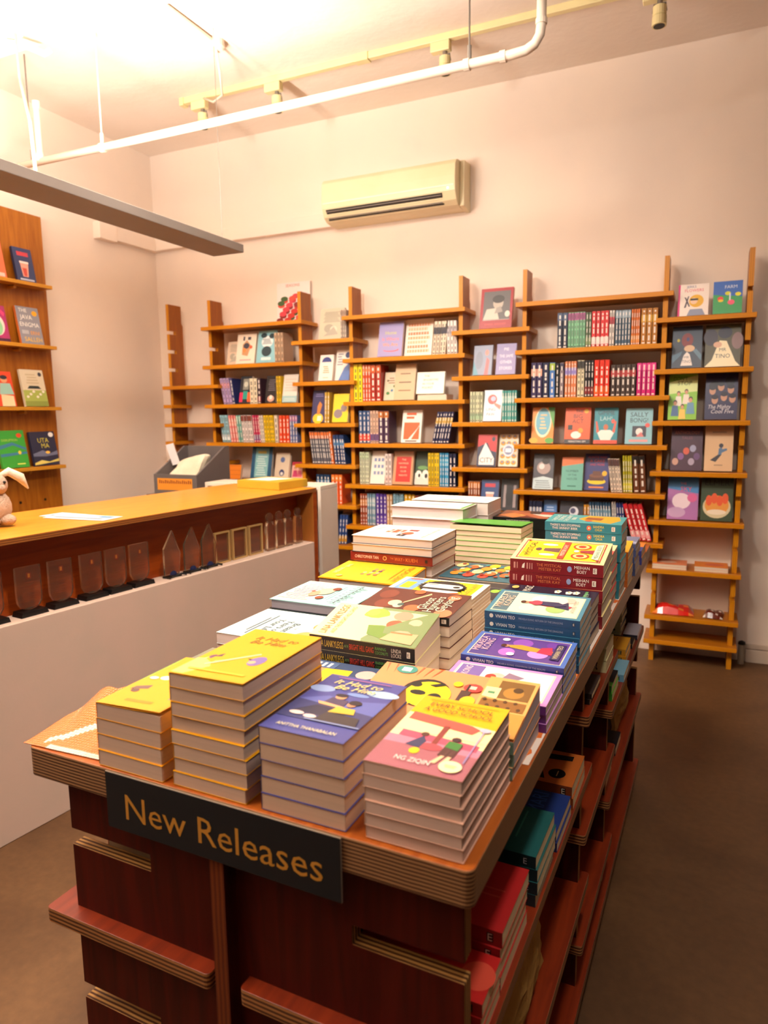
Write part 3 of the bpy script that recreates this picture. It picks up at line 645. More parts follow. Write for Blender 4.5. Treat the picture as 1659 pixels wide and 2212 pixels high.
school = [('r', 0, 0, 1, 1, 'F8E9A8'), ('p', [(0, .72), (1, .66), (1, 1), (0, 1)], 'F0AE00'), ('p', [(.05, .62), (.8, .55), (.86, .63), (.74, .67), (.05, .73)], 'D8564A'), ('r', 0, .46, 1, .5, 'F6D9A8'), ('r', 0, .28, 1, .38, 'D77F96'), ('r', 0, .0, 1, .28, 'A5606C'), ('p', [(.1, .38), (.95, .34), (.95, .42), (.1, .46)], 'C8506A'),
          ('r', .48, .3, .54, .6, '8A3A34'), ('c', .5, .3, .13, .045, 'B04A54'), ('p', [(.24, .28), (.36, .42), (.42, .36), (.4, .26)], '3A3A5C'), ('c', .36, .44, .045, .028, '5A3428'), ('c', .38, .22, .055, .04, 'F0C010'), ('p', [(.62, .22), (.78, .22), (.8, .38), (.64, .4)], '54302E'), ('p', [(.63, .33), (.78, .31), (.79, .4), (.64, .41)], '3C7A34'), ('c', .7, .44, .05, .03, '40242A'),
          ('p', [(.6, .12), (.66, .22), (.7, .22), (.66, .12)], 'F0C098'), ('p', [(.7, .12), (.73, .22), (.77, .22), (.76, .12)], 'F0C098'), ('r', .9, .18, .915, .62, '9A88B8'), ('c', .91, .62, .06, .03, 'C8B4C8'), ('r', .1, .94, .9, .95, 'D69A00'),
          ('t', 'EVERY SCHOOL', .52, .87, .06, '5A2E1E', .72, .1), ('t', 'A GOOD SCHOOL', .52, .79, .06, '5A2E1E', .78, .1), ('t', 'NG ZIQIN', .44, .1, .05, 'F4E6DC', .36), ('c', .82, .11, .11, .065, 'FFF3B8'), ('r', .76, .115, .88, .125, 'D0B070'), ('r', .77, .095, .87, .105, 'D0B070')]
stack('school-scene paperback', 'in rightmost front stack on table', .016, .008, .129, .203, Z, 1.030, 1.036, 6, 'U', 'E8B8A0', 'F0C8A0', 'DDBFB0', school)
# second row
boy = [('r', 0, 0, 1, 1, 'F0915C')] + [('p', [(.99, .98-.06*k), (.99, .965-.06*k), (.8, .95-.05*k)], 'B8603C') for k in range(7)] + [
    ('c', .9, .83, .085, .07, '3E8C80'), ('r', .86, .8, .94, .86, 'E8F0E0'), ('c', .52, .62, .26, .15, '1C1612'), ('c', .5, .6, .235, .14, 'F2CE0C'), ('c', .3, .72, .09, .055, 'F2CE0C'), ('c', .64, .7, .05, .035, '15110E'), ('c', .5, .66, .045, .05, '15110E'), ('c', .42, .55, .11, .05, '15110E'), ('c', .405, .55, .05, .035, 'C03028'), ('p', [(.66, .62), (.72, .56), (.7, .52), (.64, .58)], '15110E'), ('c', .76, .46, .05, .03, 'E0C010'),
    ('c', .73, .36, .08, .06, 'D23A34'), ('r', .7, .34, .76, .38, 'F2C0B0'), ('r', .42, .36, .66, .42, '4A2E2A'), ('r', .66, .38, .78, .395, '2C1C1A'), ('c', .48, .35, .09, .045, 'E8B818'), ('p', [(.18, .55), (.34, .5), (.3, .4), (.14, .42)], 'EBC8A0'), ('r', .0, .0, 1, .3, 'D9A25A'), ('r', .62, .02, .95, .22, '7A5420'), ('c', .74, .12, .1, .06, 'A8782E'), ('c', .8, .1, .05, .03, '4A3010'), ('p', [(.6, .2), (.8, .2), (.8, .29), (.62, .29)], 'EED9A0'), ('r', .68, .225, .72, .265, '4E8A60'),
    ('r', .42, .02, .58, .28, '8A5A22')] + [('c', .46+.1*(k % 2), .05+.03*k, .025, .012, '4C2E10') for k in range(8)] + [('r', 0, .0, .38, .3, 'C88A3A'), ('c', .2, .1, .07, .04, '5A3A18'), ('c', .3, .2, .05, .03, 'D24A2A'), ('c', .12, .22, .05, .03, '8A4A1A')]
stack('orange comic with shouting yellow face', 'in second row right', .012, .217, .278, .163, Z, .985, 1.010, 3, 'L', 'E89A5A', '7FA898', 'CFC0C4', boy, [('r', .8, .1, .86, .9, '5A8478')])
comics = [('r', 0, 0, 1, 1, '3E4E6E'), ('r', 0, 0, .5, .6, 'F0D8B0'), ('c', .74, .6, .12, .1, 'E79A62'), ('p', [(.5, .3), (.86, .34), (.84, .56), (.5, .6)], 'F0C22A'), ('c', .66, .8, .1, .08, 'EFA074'), ('c', .58, .68, .08, .05, 'E47A2A'), ('r', .84, .5, .97, .95, '50648A')] + [('r', .86, .55+.05*k, .95, .575+.05*k, 'EDE6DC') for k in range(8)] + [('r', .3, .55+.05*k, .5, .58+.05*k, 'F2ECE4') for k in range(6)] + [('r', .25, .1, .55, .5, 'EFC8BE'), ('c', .6, .22, .05, .03, 'E02A78'), ('c', .62, .34, .05, .03, 'E02A78'), ('r', .35, .2, .42, .4, 'C88A9A'), ('c', .8, .2, .09, .08, 'EAB0A8'), ('p', [(.1, .05), (.45, .0), (.5, .2), (.1, .3)], 'FCE9A8'), ('r', .2, .1, .28, .2, 'E0503A')]
stack('blue comic with cartoon children', 'in second row centre', .294, .222, .25, .222, Z, .962, .966, 2, 'L', '3E4E6E', '2E3A54', PG, comics)
pattern = [('r', 0, 0, 1, 1, 'F09A78'), ('p', [(0, 0), (.4, 0), (.2, .4), (0, .5)], '7C7A68'), ('p', [(0, .5), (.25, .42), (.3, .8), (0, 1)], '8A8670'), ('c', .45, .5, .28, .3, 'F0E0D0'), ('c', .45, .5, .24, .26, 'E66E4A'), ('c', .45, .5, .12, .14, 'F0D0B0')] + [('r', .1*k, .62, .1*k+.02, .98, 'F6E6D8') for k in range(2, 9)] + [('c', .1+.13*k, .2+.1*(k % 3), .04, .03, '6E8A4A') for k in range(7)] + [('r', .55, .7, .9, .95, 'E0603A'), ('r', .6, .75, .85, .78, 'F6E0B0'), ('r', .6, .83, .85, .86, 'F6E0B0')]
stack('coral patterned picture book', 'behind the leftmost front stacks', .545, .222, .21, .235, Z, .945, .947, 1, 'R', 'F09A78', 'C86A5A', PG, pattern)
# right column, spines towards the viewer
def kong(frame, bg, pal):
    return [('r', 0, 0, 1, 1, frame), ('r', .07, .045, .93, .955, 'E8D9A8'), ('r', .085, .055, .915, .945, bg), ('p', [(.1, .78), (.9, .78), (.9, .94), (.1, .94)], pal[0]), ('c', .3, .6, .14, .08, pal[1]), ('c', .7, .5, .16, .1, pal[2]), ('c', .35, .3, .16, .1, pal[3]), ('c', .75, .2, .12, .07, pal[4]),
            ('p', [(.42, .16), (.5, .14), (.56, .3), (.62, .5), (.56, .62), (.48, .6), (.42, .4)], pal[5]), ('p', [(.4, .32), (.6, .3), (.66, .2), (.36, .16)], pal[6]), ('c', .52, .64, .05, .035, 'C88A62'), ('c', .52, .665, .055, .03, '4A1E14')]
tit = lambda c: [('t', 'MIKAELA', .5, .9, .07, c, .7), ('t', 'KONG', .5, .82, .075, c, .66)]
vsp = lambda sub, c='E8E4DC': [('c', .075, .5, .022, .26, 'D8D0C4'), ('t', 'VIVIAN TEO', .225, .5, .4, c, .21), ('t', sub, .6, .5, .24, '9AA4B8', .46), ('r', .925, .3, .95, .7, '1C2436'), ('t', 'E', .9375, .5, .26, 'EEE8DE')]
pink = [('r', 0, 0, 1, 1, 'C98AC8'), ('r', .07, .045, .93, .955, 'F0E0B8'), ('r', .09, .06, .91, .94, 'F8E4E2'), ('p', [(.1, .7), (.9, .7), (.9, .93), (.1, .93)], '7A62A8'), ('c', .55, .55, .2, .1, 'F0B8A8'), ('p', [(.55, .5), (.8, .46), (.7, .3), (.6, .36)], '8A7088'), ('c', .6, .6, .09, .05, 'C0392B'), ('t', 'MIKAELA KONG', .5, .85, .07, 'F2D8DC', .72)]
stack('pink-bordered fantasy paperback', 'in second row right column', .004, .387, .199, .133, Z, .972, .979, 3, 'L', 'C98AC8', '6E2A86', PG, pink)
champ = kong('4668B4', '5A3A8A', ['4A3A86', 'B86AC8', '8A4EB0', 'C98AD8', '6A3A9A', 'C8922E', 'B02A4A']) + tit('E8B8C8') + [('c', .75, .68, .06, .04, 'F2E0F4'), ('c', .22, .55, .06, .04, 'F2E0F4'), ('r', .2, .08, .8, .17, '2E2258'), ('t', 'VIVIAN TEO', .5, .125, .05, 'D8C890', .5)]
stack('purple-blue fantasy paperback', 'in third right stack', .003, .525, .198, .132, Z, .990, .997, 4, 'L', '4668B4', '24367E', PG, champ, vsp('MIKAELA KONG: CHAMPION OF THE REALMS'))
ret = kong('3E7C94', 'C8DCC0', ['54707A', 'EFE8C8', 'F4F2DE', '9CBC6A', 'F0B8A8', 'B8324A', '2E2A4E']) + [('c', .7, .35, .18, .14, 'F6D8CC')] + tit('E8C4A8') + [('t', 'VIVIAN TEO', .5, .12, .045, 'C89890', .5), ('p', [(.45, .5), (.6, .5), (.62, .3), (.5, .2), (.42, .3)], '2E2A52'), ('c', .52, .52, .1, .06, 'C83A50')]
stack('teal-blue fantasy paperback', 'in fourth right stack', .003, .678, .199, .131, Z, 1.036, 1.051, 6, 'L', '3E7C94', '16486E', PG, ret, vsp('MIKAELA KONG: RETURN OF THE DRAGONS'))
fr = [('r', 0, 0, 1, 1, '1C1830')] + [('c', .8+.05*math.cos(k*1.25), q+.022*math.sin(k*1.25), .04, .018, 'F4ECDC') for q in (.3, .42, .22) for k in range(5)] + [('c', .8, q, .02, .01, 'F0B020') for q in (.3, .42, .22)] + [('t', 'MAGIC', .8, .75, .09, 'D8D0C0', .3), ('c', .82, .9, .08, .04, 'D8B060'), ('r', .6, .1, .9, .13, '4E8A50'), ('t', 'NEW', .7, .1, .05, '8FB49A', .3)]
stack('black frangipani-cover book', 'behind the teal fantasy stack', .012, .815, .218, .165, Z, 1.017, 1.022, 4, 'L', '1C1830', '14101E', PG, fr)
kay = [('r', 0, 0, 1, 1, 'F2DC9A'), ('r', .07, .045, .93, .955, 'A8382C'), ('r', .1, .06, .9, .94, 'F2DC9A'), ('r', .115, .07, .885, .93, 'F0CC14'), ('c', .28, .64, .05, .09, 'F2EEDC'), ('c', .74, .66, .05, .09, 'F2EEDC'), ('p', [(.4, .52), (.6, .52), (.56, .7), (.44, .7)], '6E4A4A'), ('c', .5, .76, .07, .035, '5A3A3C'),
       ('c', .3, .28, .13, .1, 'C8481E'), ('c', .72, .3, .13, .1, 'C8481E'), ('c', .3, .28, .1, .075, 'F0DC80'), ('c', .72, .3, .1, .075, 'F0DC80'), ('c', .3, .28, .06, .045, 'B83A2A'), ('c', .72, .3, .06, .045, 'B83A2A'), ('c', .5, .34, .05, .03, 'D8D4DC'), ('p', [(.4, .1), (.6, .1), (.54, .3), (.46, .3)], '9C2E3A'),
       ('r', .115, .44, .885, .51, 'B83A2A'), ('t', 'MISTER KAY', .5, .475, .045, 'F4E4C0', .66), ('t', 'THE', .3, .9, .02, '4A2A1A', .1), ('t', 'MYSTICAL', .5, .85, .07, '2A2414', .62), ('p', [(.14, .075), (.86, .075), (.8, .15), (.2, .15)], 'C8DCC0'), ('t', 'MEIHAN BOEY', .5, .11, .042, '4A5A4A', .6), ('c', .13, .08, .03, .02, 'A8382C'), ('c', .87, .92, .03, .02, 'A8382C')]
ksp = [('r', .04, .25, .06, .75, 'C88A80'), ('r', .075, .25, .085, .75, 'C88A80'), ('p', [(.13, .3), (.16, .3), (.165, .75), (.14, .6)], 'EADCD0'), ('r', .185, .25, .2, .75, 'C88A80'), ('r', .215, .25, .225, .75, 'C88A80'), ('r', .24, .25, .25, .75, 'C88A80'), ('t', 'THE MYSTICAL', .43, .66, .24, 'D87A4A', .27), ('t', 'MISTER KAY', .44, .34, .24, 'D87A4A', .24), ('c', .65, .5, .025, .24, '8E9AC4'), ('t', 'MEIHAN', .78, .67, .26, 'F0E4DA', .16), ('t', 'BOEY', .78, .34, .26, 'F0E4DA', .1), ('r', .895, .28, .935, .72, 'EFE2D2'), ('t', 'E', .915, .5, .3, '4A1414')]
stack('dark red spined novel with yellow cover', 'in fifth right stack', .006, .994, .229, .15, Z, 1.085, 1.112, 5, 'L', 'F2DC9A', '7C1420', PG, kay, ksp)
stack('bright red-spined paperback', 'behind the dark red novels', .012, 1.163, .215, .128, Z, 1.072, 1.081, 6, 'L', 'E03A34', 'C81C22', PG, [('r', 0, 0, 1, 1, 'E8564A'), ('r', .5, .0, 1, .5, 'F0D8A0'), ('r', .55, .05, .95, .4, 'E8E0C0')] + [('c', .6+.1*(k % 4), .08+.05*k, .02, .012, '8A6A4A') for k in range(7)])
bib = [('r', 0, 0, 1, 1, '3C9AA0'), ('p', [(.1, .15), (.5, .05), (.95, .1), (.95, .5), (.5, .6), (.3, .5)], 'F0A21E'), ('p', [(.4, .3), (.7, .28), (.75, .5), (.45, .52)], '8A4A1E'), ('c', .3, .45, .08, .05, 'D23A2A'), ('t', "THERE'S NO", .5, .9, .06, 'F0ECDC', .8), ('t', 'STOPPING', .5, .82, .06, 'F0ECDC', .7), ('t', 'THIS SKINNY', .5, .74, .06, 'F0ECDC', .75), ('t', 'BIBIK', .5, .66, .06, 'F0ECDC', .4)]
bsp = [('t', "THERE'S NO STOPPING", .27, .68, .26, 'F0E9D8', .40), ('t', 'THIS SKINNY BIBIK', .27, .34, .26, 'F0E9D8', .34), ('c', .585, .5, .03, .28, 'E86A4A'), ('c', .585, .5, .012, .11, 'F8E0B0'), ('t', 'SANDRA', .71, .67, .27, 'F0D040', .14), ('t', 'CHUA', .71, .34, .27, 'F0D040', .09), ('r', .875, .26, .92, .74, 'F2E0D2'), ('t', 'E', .8975, .5, .3, '3A3430')]
stack('teal-spined novel', 'in tall sixth right stack', .004, 1.297, .213, .128, Z, 1.137, 1.141, 8, 'L', '3C9AA0', '2C7E8C', PG, bib, bsp)
stack('golden yellow paperback', 'behind the teal novels', .0, 1.44, .2, .13, Z, 1.034, 1.046, 5, 'L', 'F4B01C', 'C8641E', PG, [('r', 0, 0, 1, 1, 'F4B41C'), ('r', .2, .1, .8, .5, 'F08A1E')])
stack('clear-wrapped grey-blue book', 'far along the table right edge', -.004, 1.60, .2, .13, Z, 1.03, 1.032, 5, 'L', '8A8CA8', '4A5480', PG, [('r', 0, 0, 1, 1, '7C82A4'), ('p', [(.1, 0), (.3, 0), (.9, 1), (.7, 1)], 'AEB4D0')])
stack('orange book with blue band', 'at far right end of table', -.006, 1.78, .2, .14, .9252, .975, .98, 2, 'L', 'D9822A', '3A3E8A', PG, [('r', 0, 0, 1, 1, 'D9822A'), ('r', 0, .0, .45, .35, '2E3480')])
# middle column
lina = [('r', 0, 0, 1, 1, 'EFE0A4'), ('p', [(0, 0), (1, 0), (1, .55), (.5, .62), (0, .5)], '7C8E5C'), ('c', .35, .52, .2, .11, '8A6440'), ('c', .36, .5, .13, .075, 'E2A27C'), ('c', .4, .48, .02, .012, '3A2A24'), ('c', .3, .5, .02, .012, '3A2A24'), ('c', .75, .55, .2, .12, '8FAA3C'), ('c', .82, .6, .1, .06, 'A8C04A'), ('p', [(.1, .3), (.5, .36), (.45, .55), (.2, .5)], '6E8C3A'), ('c', .55, .32, .12, .08, 'B8583A'), ('c', .8, .3, .13, .09, 'D89074'), ('c', .4, .2, .14, .08, 'E2A684'), ('c', .65, .15, .1, .06, 'E8B090'), ('p', [(.05, .05), (.35, .05), (.3, .3), (.1, .35)], 'D8A87C'), ('r', .3, .1, .34, .3, 'E07A4A'), ('t', 'LINA LANKYLEGS', .5, .9, .075, 'D0703A', .86), ('t', 'AND THE BRIGHT HILL GANG', .5, .81, .045, 'D88A4A', .8)]
lsp = [('t', 'LINA LANKYLEGS', .2, .5, .5, 'C8A83A', .27), ('t', 'AND THE', .365, .5, .2, '6E9A5A', .04), ('t', 'BRIGHT HILL GANG', .51, .5, .42, 'C83A2A', .23), ('t', 'RAINING', .69, .66, .22, '5A9A4A', .1), ('t', 'COCONUTS', .7, .36, .22, '5A9A4A', .12), ('t', 'LINDA', .835, .67, .28, 'D8D0C0', .09), ('t', 'LOCKE', .835, .34, .28, 'D8D0C0', .09), ('r', .93, .3, .96, .72, 'EDE2D0'), ('t', 'E', .945, .5, .28, '2A1A14')]
stack('black-spined paperback with curly-haired child', 'in middle stack', .268, .455, .233, .132, Z, 1.012, 1.040, 3, 'L', 'EFE0A4', '100E10', PG, lina, lsp, lift=.004)
ghost = [('r', 0, 0, 1, 1, '5E2A20'), ('c', .3, .78, .2, .1, '7C3A2A'), ('c', .7, .85, .2, .1, '7C3A2A'), ('c', .35, .68, .12, .07, 'F0D4A4'), ('c', .25, .62, .09, .05, 'F4DCB0'), ('p', [(.35, .6), (.42, .6), (.9, .42), (.84, .4)], 'D8B48A'), ('c', .3, .6, .06, .035, '3A5A5A'), ('c', .2, .45, .14, .08, 'C8683E'), ('c', .12, .1, .16, .09, 'D8825A'), ('c', .8, .14, .12, .07, 'C8683E'), ('c', .9, .55, .1, .06, 'C06038'),
         ('t', 'Ghost', .45, .36, .1, 'D6DCC0', .5), ('t', 'Hunters', .45, .27, .1, 'D6DCC0', .66), ('t', 'of', .3, .2, .05, 'D6DCC0', .1), ('t', 'Geylang', .5, .16, .1, 'D6DCC0', .66)]
stack('dark brown ghost story paperback', 'on top behind the child-cover stack', .25, .592, .215, .145, 1.0185, 1.037, 1.048, 1, 'L', '5E2A20', '14100E', PG, ghost, [('r', .92, .25, .97, .75, 'E8DCC8'), ('t', 'E', .945, .5, .3, '1A1210')])
stack('dark brown ghost story paperback', 'under the uppermost ghost story book', .25, .592, .215, .145, Z, 1.018, 1.018, 4, 'R', '5E2A20', '14100E', PG)
awk = [('r', 0, 0, 1, 1, 'F4EADA'), ('r', .06, .06, .94, .94, 'F4DC0C'), ('r', .06, .06, .94, .3, 'F0D808'), ('p', [(.06, .06), (.94, .06), (.94, .28), (.06, .3)], '6E9AC4'), ('r', .3, .1, .7, .22, 'F0D020'), ('c', .1, .16, .06, .08, 'D8605A')] + [('p', [(.5+.34*math.cos(a), .56+.24*math.sin(a)), (.5+.4*math.cos(a+.13), .56+.28*math.sin(a+.13)), (.5+.34*math.cos(a+.26), .56+.24*math.sin(a+.26))], '1C1A1C') for a in [k*.26 for k in range(24)]] + [('c', .5, .56, .35, .245, '1C1A1C'), ('r', .36, .36, .62, .7, 'F2EAE0'), ('c', .49, .7, .13, .09, 'F2EAE0'), ('c', .49, .72, .06, .04, '1C1A1C'), ('r', .4, .36, .44, .5, 'E08A7A'), ('r', .74, .4, .88, .8, 'F0E8DC'), ('t', 'AWKWARD', .5, .88, .07, 'E05A2A', .75), ('p', [(.8, .8), (.9, .7), (.93, .74), (.84, .86)], 'E05A2A')]
stack('thin yellow and white picture book', 'in the stack of booklets mid-table', .266, .782, .228, .145, Z, 1.026, 1.028, 12, 'R', 'F4EADA', 'F4EADA', 'E4D0B8', awk)
stack('dark book with green leaf', 'mid-table beside the booklets', .242, .945, .23, .16, Z, .985, .987, 2, 'R', '2C2A30', '2C2A30', PG, [('r', 0, 0, 1, 1, '2C2A30'), ('c', .5, .82, .1, .05, '8CC43A'), ('c', .4, .88, .06, .03, '6EA42E'), ('r', .3, .7, .34, .95, '5A5860'), ('r', .5, .6, .53, .75, 'A8A4A0')])
flo = [('r', 0, 0, 1, 1, '2E5E6E')] + [('c', .15+.7*((k*37) % 10)/10, .08+.84*((k*53) % 13)/13, .12, .07, ('F0C22A', 'E0622A', 'D23A2A', 'F2DC9A', 'E8932A')[k % 5]) for k in range(22)] + [('c', .15+.7*((k*29) % 11)/11, .1+.8*((k*31) % 12)/12, .05, .03, ('8C2A1E', 'F6E8C0', '3A8A8A')[k % 3]) for k in range(18)]
stack('orange and yellow floral cover book', 'at foot of the tall cream stack', .26, 1.13, .225, .2, Z, .985, .987, 2, 'R', '2E5E6E', '2E5E6E', PG, flo)
stack('green-covered paperback', 'in the tall cream stack', .312, 1.395, .236, .15, Z, 1.094, 1.092, 10, 'R', '58A83A', '58A83A', CREAM, [('r', 0, 0, 1, 1, '58A83A'), ('c', .5, .5, .16, .12, '5A7A6A'), ('c', .45, .72, .1, .05, '3E7A2E'), ('r', .4, .2, .5, .32, 'A8D040'), ('r', .3, .8, .5, .9, '2E6A3A')], lift=.008)
wild = [('r', 0, 0, 1, 1, '2A1614'), ('p', [(.0, .95), (.6, .55), (1, .6), (1, 1)], '8A4A2A'), ('p', [(0, .7), (.5, .5), (.8, .75), (.3, 1)], 'C8783A'), ('c', .5, .6, .18, .08, 'E89A4A'), ('r', .3, .1, .6, .5, 'D8C8B8'), ('r', .62, .2, .9, .4, 'B03A2A'), ('r', .1, .2, .25, .6, '7A2A1E'), ('p', [(0, .3), (.1, .1), (.9, .8), (.8, .9)], 'A85A34')]
stack('black-spined hardback with fiery cover', 'at far end of middle column', .258, 1.70, .235, .17, Z, 1.079, 1.081, 4, 'L', '2A1614', '0C0A0C', 'DCD0C4', wild, [('t', 'TWENTY YEARS OF WILD RICE', .38, .72, .2, 'D8D0C8', .36)], hard=.003, nsp=1)
# left column, page edges towards the viewer
bre = [('r', 0, 0, 1, 1, 'BFD2D2'), ('c', .34, .80, .17, .10, '9AB4C4'), ('c', .36, .80, .16, .09, 'F09A50'), ('c', .74, .76, .16, .09, 'A8A0AC'), ('c', .76, .76, .15, .085, 'F0A45C'), ('t', 'THE', .55, .6, .028, '8C9AA0', .12), ('t', 'Breast', .55, .54, .07, '55636A', .5), ('t', 'Years of', .55, .45, .07, '55636A', .56), ('t', 'Your Life', .55, .35, .07, '55636A', .6), ('r', .2, .24, .9, .25, '6A767C'), ('r', .3, .2, .8, .21, '6A767C')]
stack('pale blue book with two orange circles', 'in the left column', .50, .472, .256, .198, Z, .978, .979, 2, 'R', 'BFD2D2', 'C4D6D4', 'D8CCCA', bre)
aun = [('r', 0, 0, 1, 1, 'A6D8D8'), ('r', 0, .0, 1, .46, 'E9E6DC')] + [('r', .04+.07*k, .02+.03*(k % 3), .055+.07*k, .42-.02*(k % 4), '8A8A88') for k in range(13)] + [('c', .45, .44, .17, .1, 'E6B89C'), ('c', .6, .36, .12, .06, 'D8967A'), ('c', .3, .52, .08, .05, '7A3A2A'), ('c', .75, .5, .07, .05, '8A4632'), ('c', .5, .3, .04, .02, 'C8483A')] + [('r', .1+.1*k, .68, .115+.1*k, .68+.09+.14*((k*3) % 4)/4, '24282C') for k in range(9)] + [('r', .08+.1*k, .69+.08, .15+.1*k, .705+.08, '24282C') for k in range(9)] + [('r', .18, .6, .82, .612, '5A7A7A')] + [('r', .01, .005+.02*k, .03, .015+.02*k, '3A3A40') for k in range(49)]
stack('teal and white hardback with line drawing', 'in the left column', .538, .69, .222, .19, Z, 1.0, 1.002, 3, 'R', '8FB8B8', '2A2830', 'A8A0AC', aun, hard=.003, back='1C1A24')
mac = [('r', 0, 0, 1, 1, 'F2A81A'), ('c', .5, .5, .34, .3, '5FA8A8'), ('c', .5, .49, .31, .275, 'F2E6DC'), ('r', .35, .25, .55, .45, 'F8F4EC')] + [('c', .35+.1*(k % 4), .42+.08*(k//4), .04, .025, ('D88A5A', '6A4A5A', 'E8B47A', 'C86A4A')[k % 4]) for k in range(12)] + [('t', 'MACAU-CASH?', .5, .88, .07, 'C8621A', .8), ('r', .2, .80, .8, .81, 'D87A1A'), ('c', .85, .2, .05, .04, 'FAD060'), ('t', 'THE', .3, .12, .05, 'FBE0A0', .2), ('t', 'SISTERS', .6, .1, .05, 'FBE0A0', .4)]
stack('orange picture book with round emblem', 'in the left column', .516, .93, .25, .178, Z, 1.0, 1.012, 3, 'R', 'F2A81A', 'C87A18', 'B8ACA8', mac, hard=.002, lift=.003)
kueh = [('r', 0, 0, 1, 1, 'F4EAE2'), ('r', .35, .3, .47, .5, 'B84A2E'), ('r', .5, .28, .62, .46, 'D8643A'), ('r', .3, .52, .42, .64, '8E2A1E'), ('c', .62, .58, .12, .07, 'D2583A'), ('c', .5, .42, .1, .08, 'C05A3A'), ('r', .3, .34, .66, .36, 'EFE0D2'), ('r', .42, .44, .7, .46, 'EFE0D2'), ('r', .7, .5, .86, .6, '2E2A3C'), ('r', .74, .54, .82, .56, 'C8B08A'), ('t', 'THE WAY OF KUEH', .5, .84, .05, 'C88A6A', .8)] + [('r', .2, .1+.03*k, .5, .11+.03*k, 'E0CCC0') for k in range(3)]
wsp = [('t', 'CHRISTOPHER TAN', .2, .5, .36, 'E8D4C0', .3), ('c', .43, .5, .025, .26, 'D8A860'), ('c', .43, .5, .017, .17, '7C1E16'), ('t', 'THE', .52, .55, .2, 'D87A3A', .04), ('t', 'WAY', .6, .5, .42, 'D87A3A', .1), ('t', 'OF', .665, .5, .2, 'D87A3A', .02), ('t', 'KUEH', .76, .5, .42, 'D87A3A', .14), ('r', .92, .32, .95, .68, '2A1410')]
# this pile alternates: two with page edges out, then one with its spine out, then pages again
KZ = [Z, 0, 1.0175, 1.0437]
stack('white cookbook', 'near top of the cookbook pile by the counter', .494, 1.105, .256, .195, KZ[3], 1.0945, 1.096, 2, 'R', 'F4EAE2', '6E1A14', 'D8C8BC', kueh, hard=.002, back='2A2430')
stack('dark red spined cookbook', 'in middle of the cookbook pile', .494, 1.105, .262, .195, KZ[2], KZ[3]-.0004, KZ[3]-.0004, 1, 'L', '8E2A22', '7C1E16', 'D8C8BC', None, wsp, hard=.002)
stack('white cookbook', 'under the dark red cookbook', .498, 1.112, .25, .19, KZ[0], KZ[2]-.0004, KZ[2]-.0004, 3, 'R', 'F0E4DA', '6E1A14', 'D8C8C0', None, None, hard=.002)
gsp = [('r', 0, .0, 1, 1, 'F6F0EC')]
stack('thick white hardback with green edging', 'in far left pile', .54, 1.50, .265, .14, Z, 1.131, 1.131, 5, 'R', 'F6EFEA', 'F6EFEA', 'EAD8D4', [('r', 0, 0, 1, 1, 'F6EFEA'), ('r', 0, .955, 1, 1, '5EA042'), ('r', .3, .3, .6, .7, 'F0D2C4')], hard=.004, back='F2EAE6')
bowl = [('r', 0, 0, 1, 1, 'F8F0E8'), ('c', .45, .52, .36, .3, '5A5668'), ('c', .48, .52, .3, .25, 'E8DCD0'), ('c', .5, .5, .2, .15, 'E8962A'), ('c', .42, .56, .12, .09, 'F2B83A'), ('r', .8, .3, .86, .7, 'E8A08A'), ('r', .7, .35, .76, .65, 'E8A894'), ('t', 'BOOK', .5, .9, .05, 'C8A8A0', .4)]
stack('white cookbook with bowl on cover', 'in farthest left pile', .50, 1.65, .295, .16, Z, 1.131, 1.135, 5, 'R', 'F8F0E8', 'E8A82A', 'EAD8D0', bowl, lift=.003)

# ------------------------------------------------------------------ books lying on the table's side shelves
def sstack(desc, where, b0, Dp, z0, z1, n, cover, spine, front=None, sp=None, W=.2, a0=.006, pages='E9D2A8', ori='L', lift=0):
    stack(desc, where, a0, b0, W, Dp, z0+.0004, z1, z1, n, ori, cover, spine, pages, front, sp, lift=lift, jit=.004)
E_ = lambda c='EDE2D0', k='1A1416': [('r', .885, .2, .935, .8, k), ('t', 'E', .91, .5, .5, c)]
sstack('red paperback', 'nearest on upper right side shelf', .06, .085, .64, .70, 3, 'C8201C', 'A81A18', [('r', 0, 0, 1, 1, 'C8201C'), ('c', .5, .1, .3, .12, 'E0503A')], E_())
sstack('plain red paperback with tall spine', 'second on upper right side shelf', .15, .15, .64, .735, 4, 'B01C1C', '9A1818', [('r', 0, 0, 1, 1, 'B01C1C'), ('r', .45, .12, .47, .45, 'C84A3A'), ('r', .55, .1, .57, .5, 'C84A3A')], E_())
sstack('dark teal paperback', 'third on upper right side shelf', .345, .142, .64, .728, 4, '1C5A58', '0C2E36', [('r', 0, 0, 1, 1, '1C5A58'), ('t', 'AND MYSELF', .5, .42, .13, 'E8E8DC', .86), ('r', .3, .22, .9, .235, '3E8A7C')], E_('D8D0D8', '0A1E26'))
sstack('navy blue paperback', 'fourth on upper right side shelf', .505, .138, .64, .677, 2, '1A2C66', '16245A', [('r', 0, 0, 1, 1, '141A38'), ('r', .0, .0, 1, .5, '1A3272'), ('t', 'ISA', .6, .5, .14, '3E62B0', .3), ('t', 'KAMARI', .5, .28, .16, '3E62B0', .86), ('p', [(.1, .75), (.4, .7), (.3, .95)], 'C8302A')])
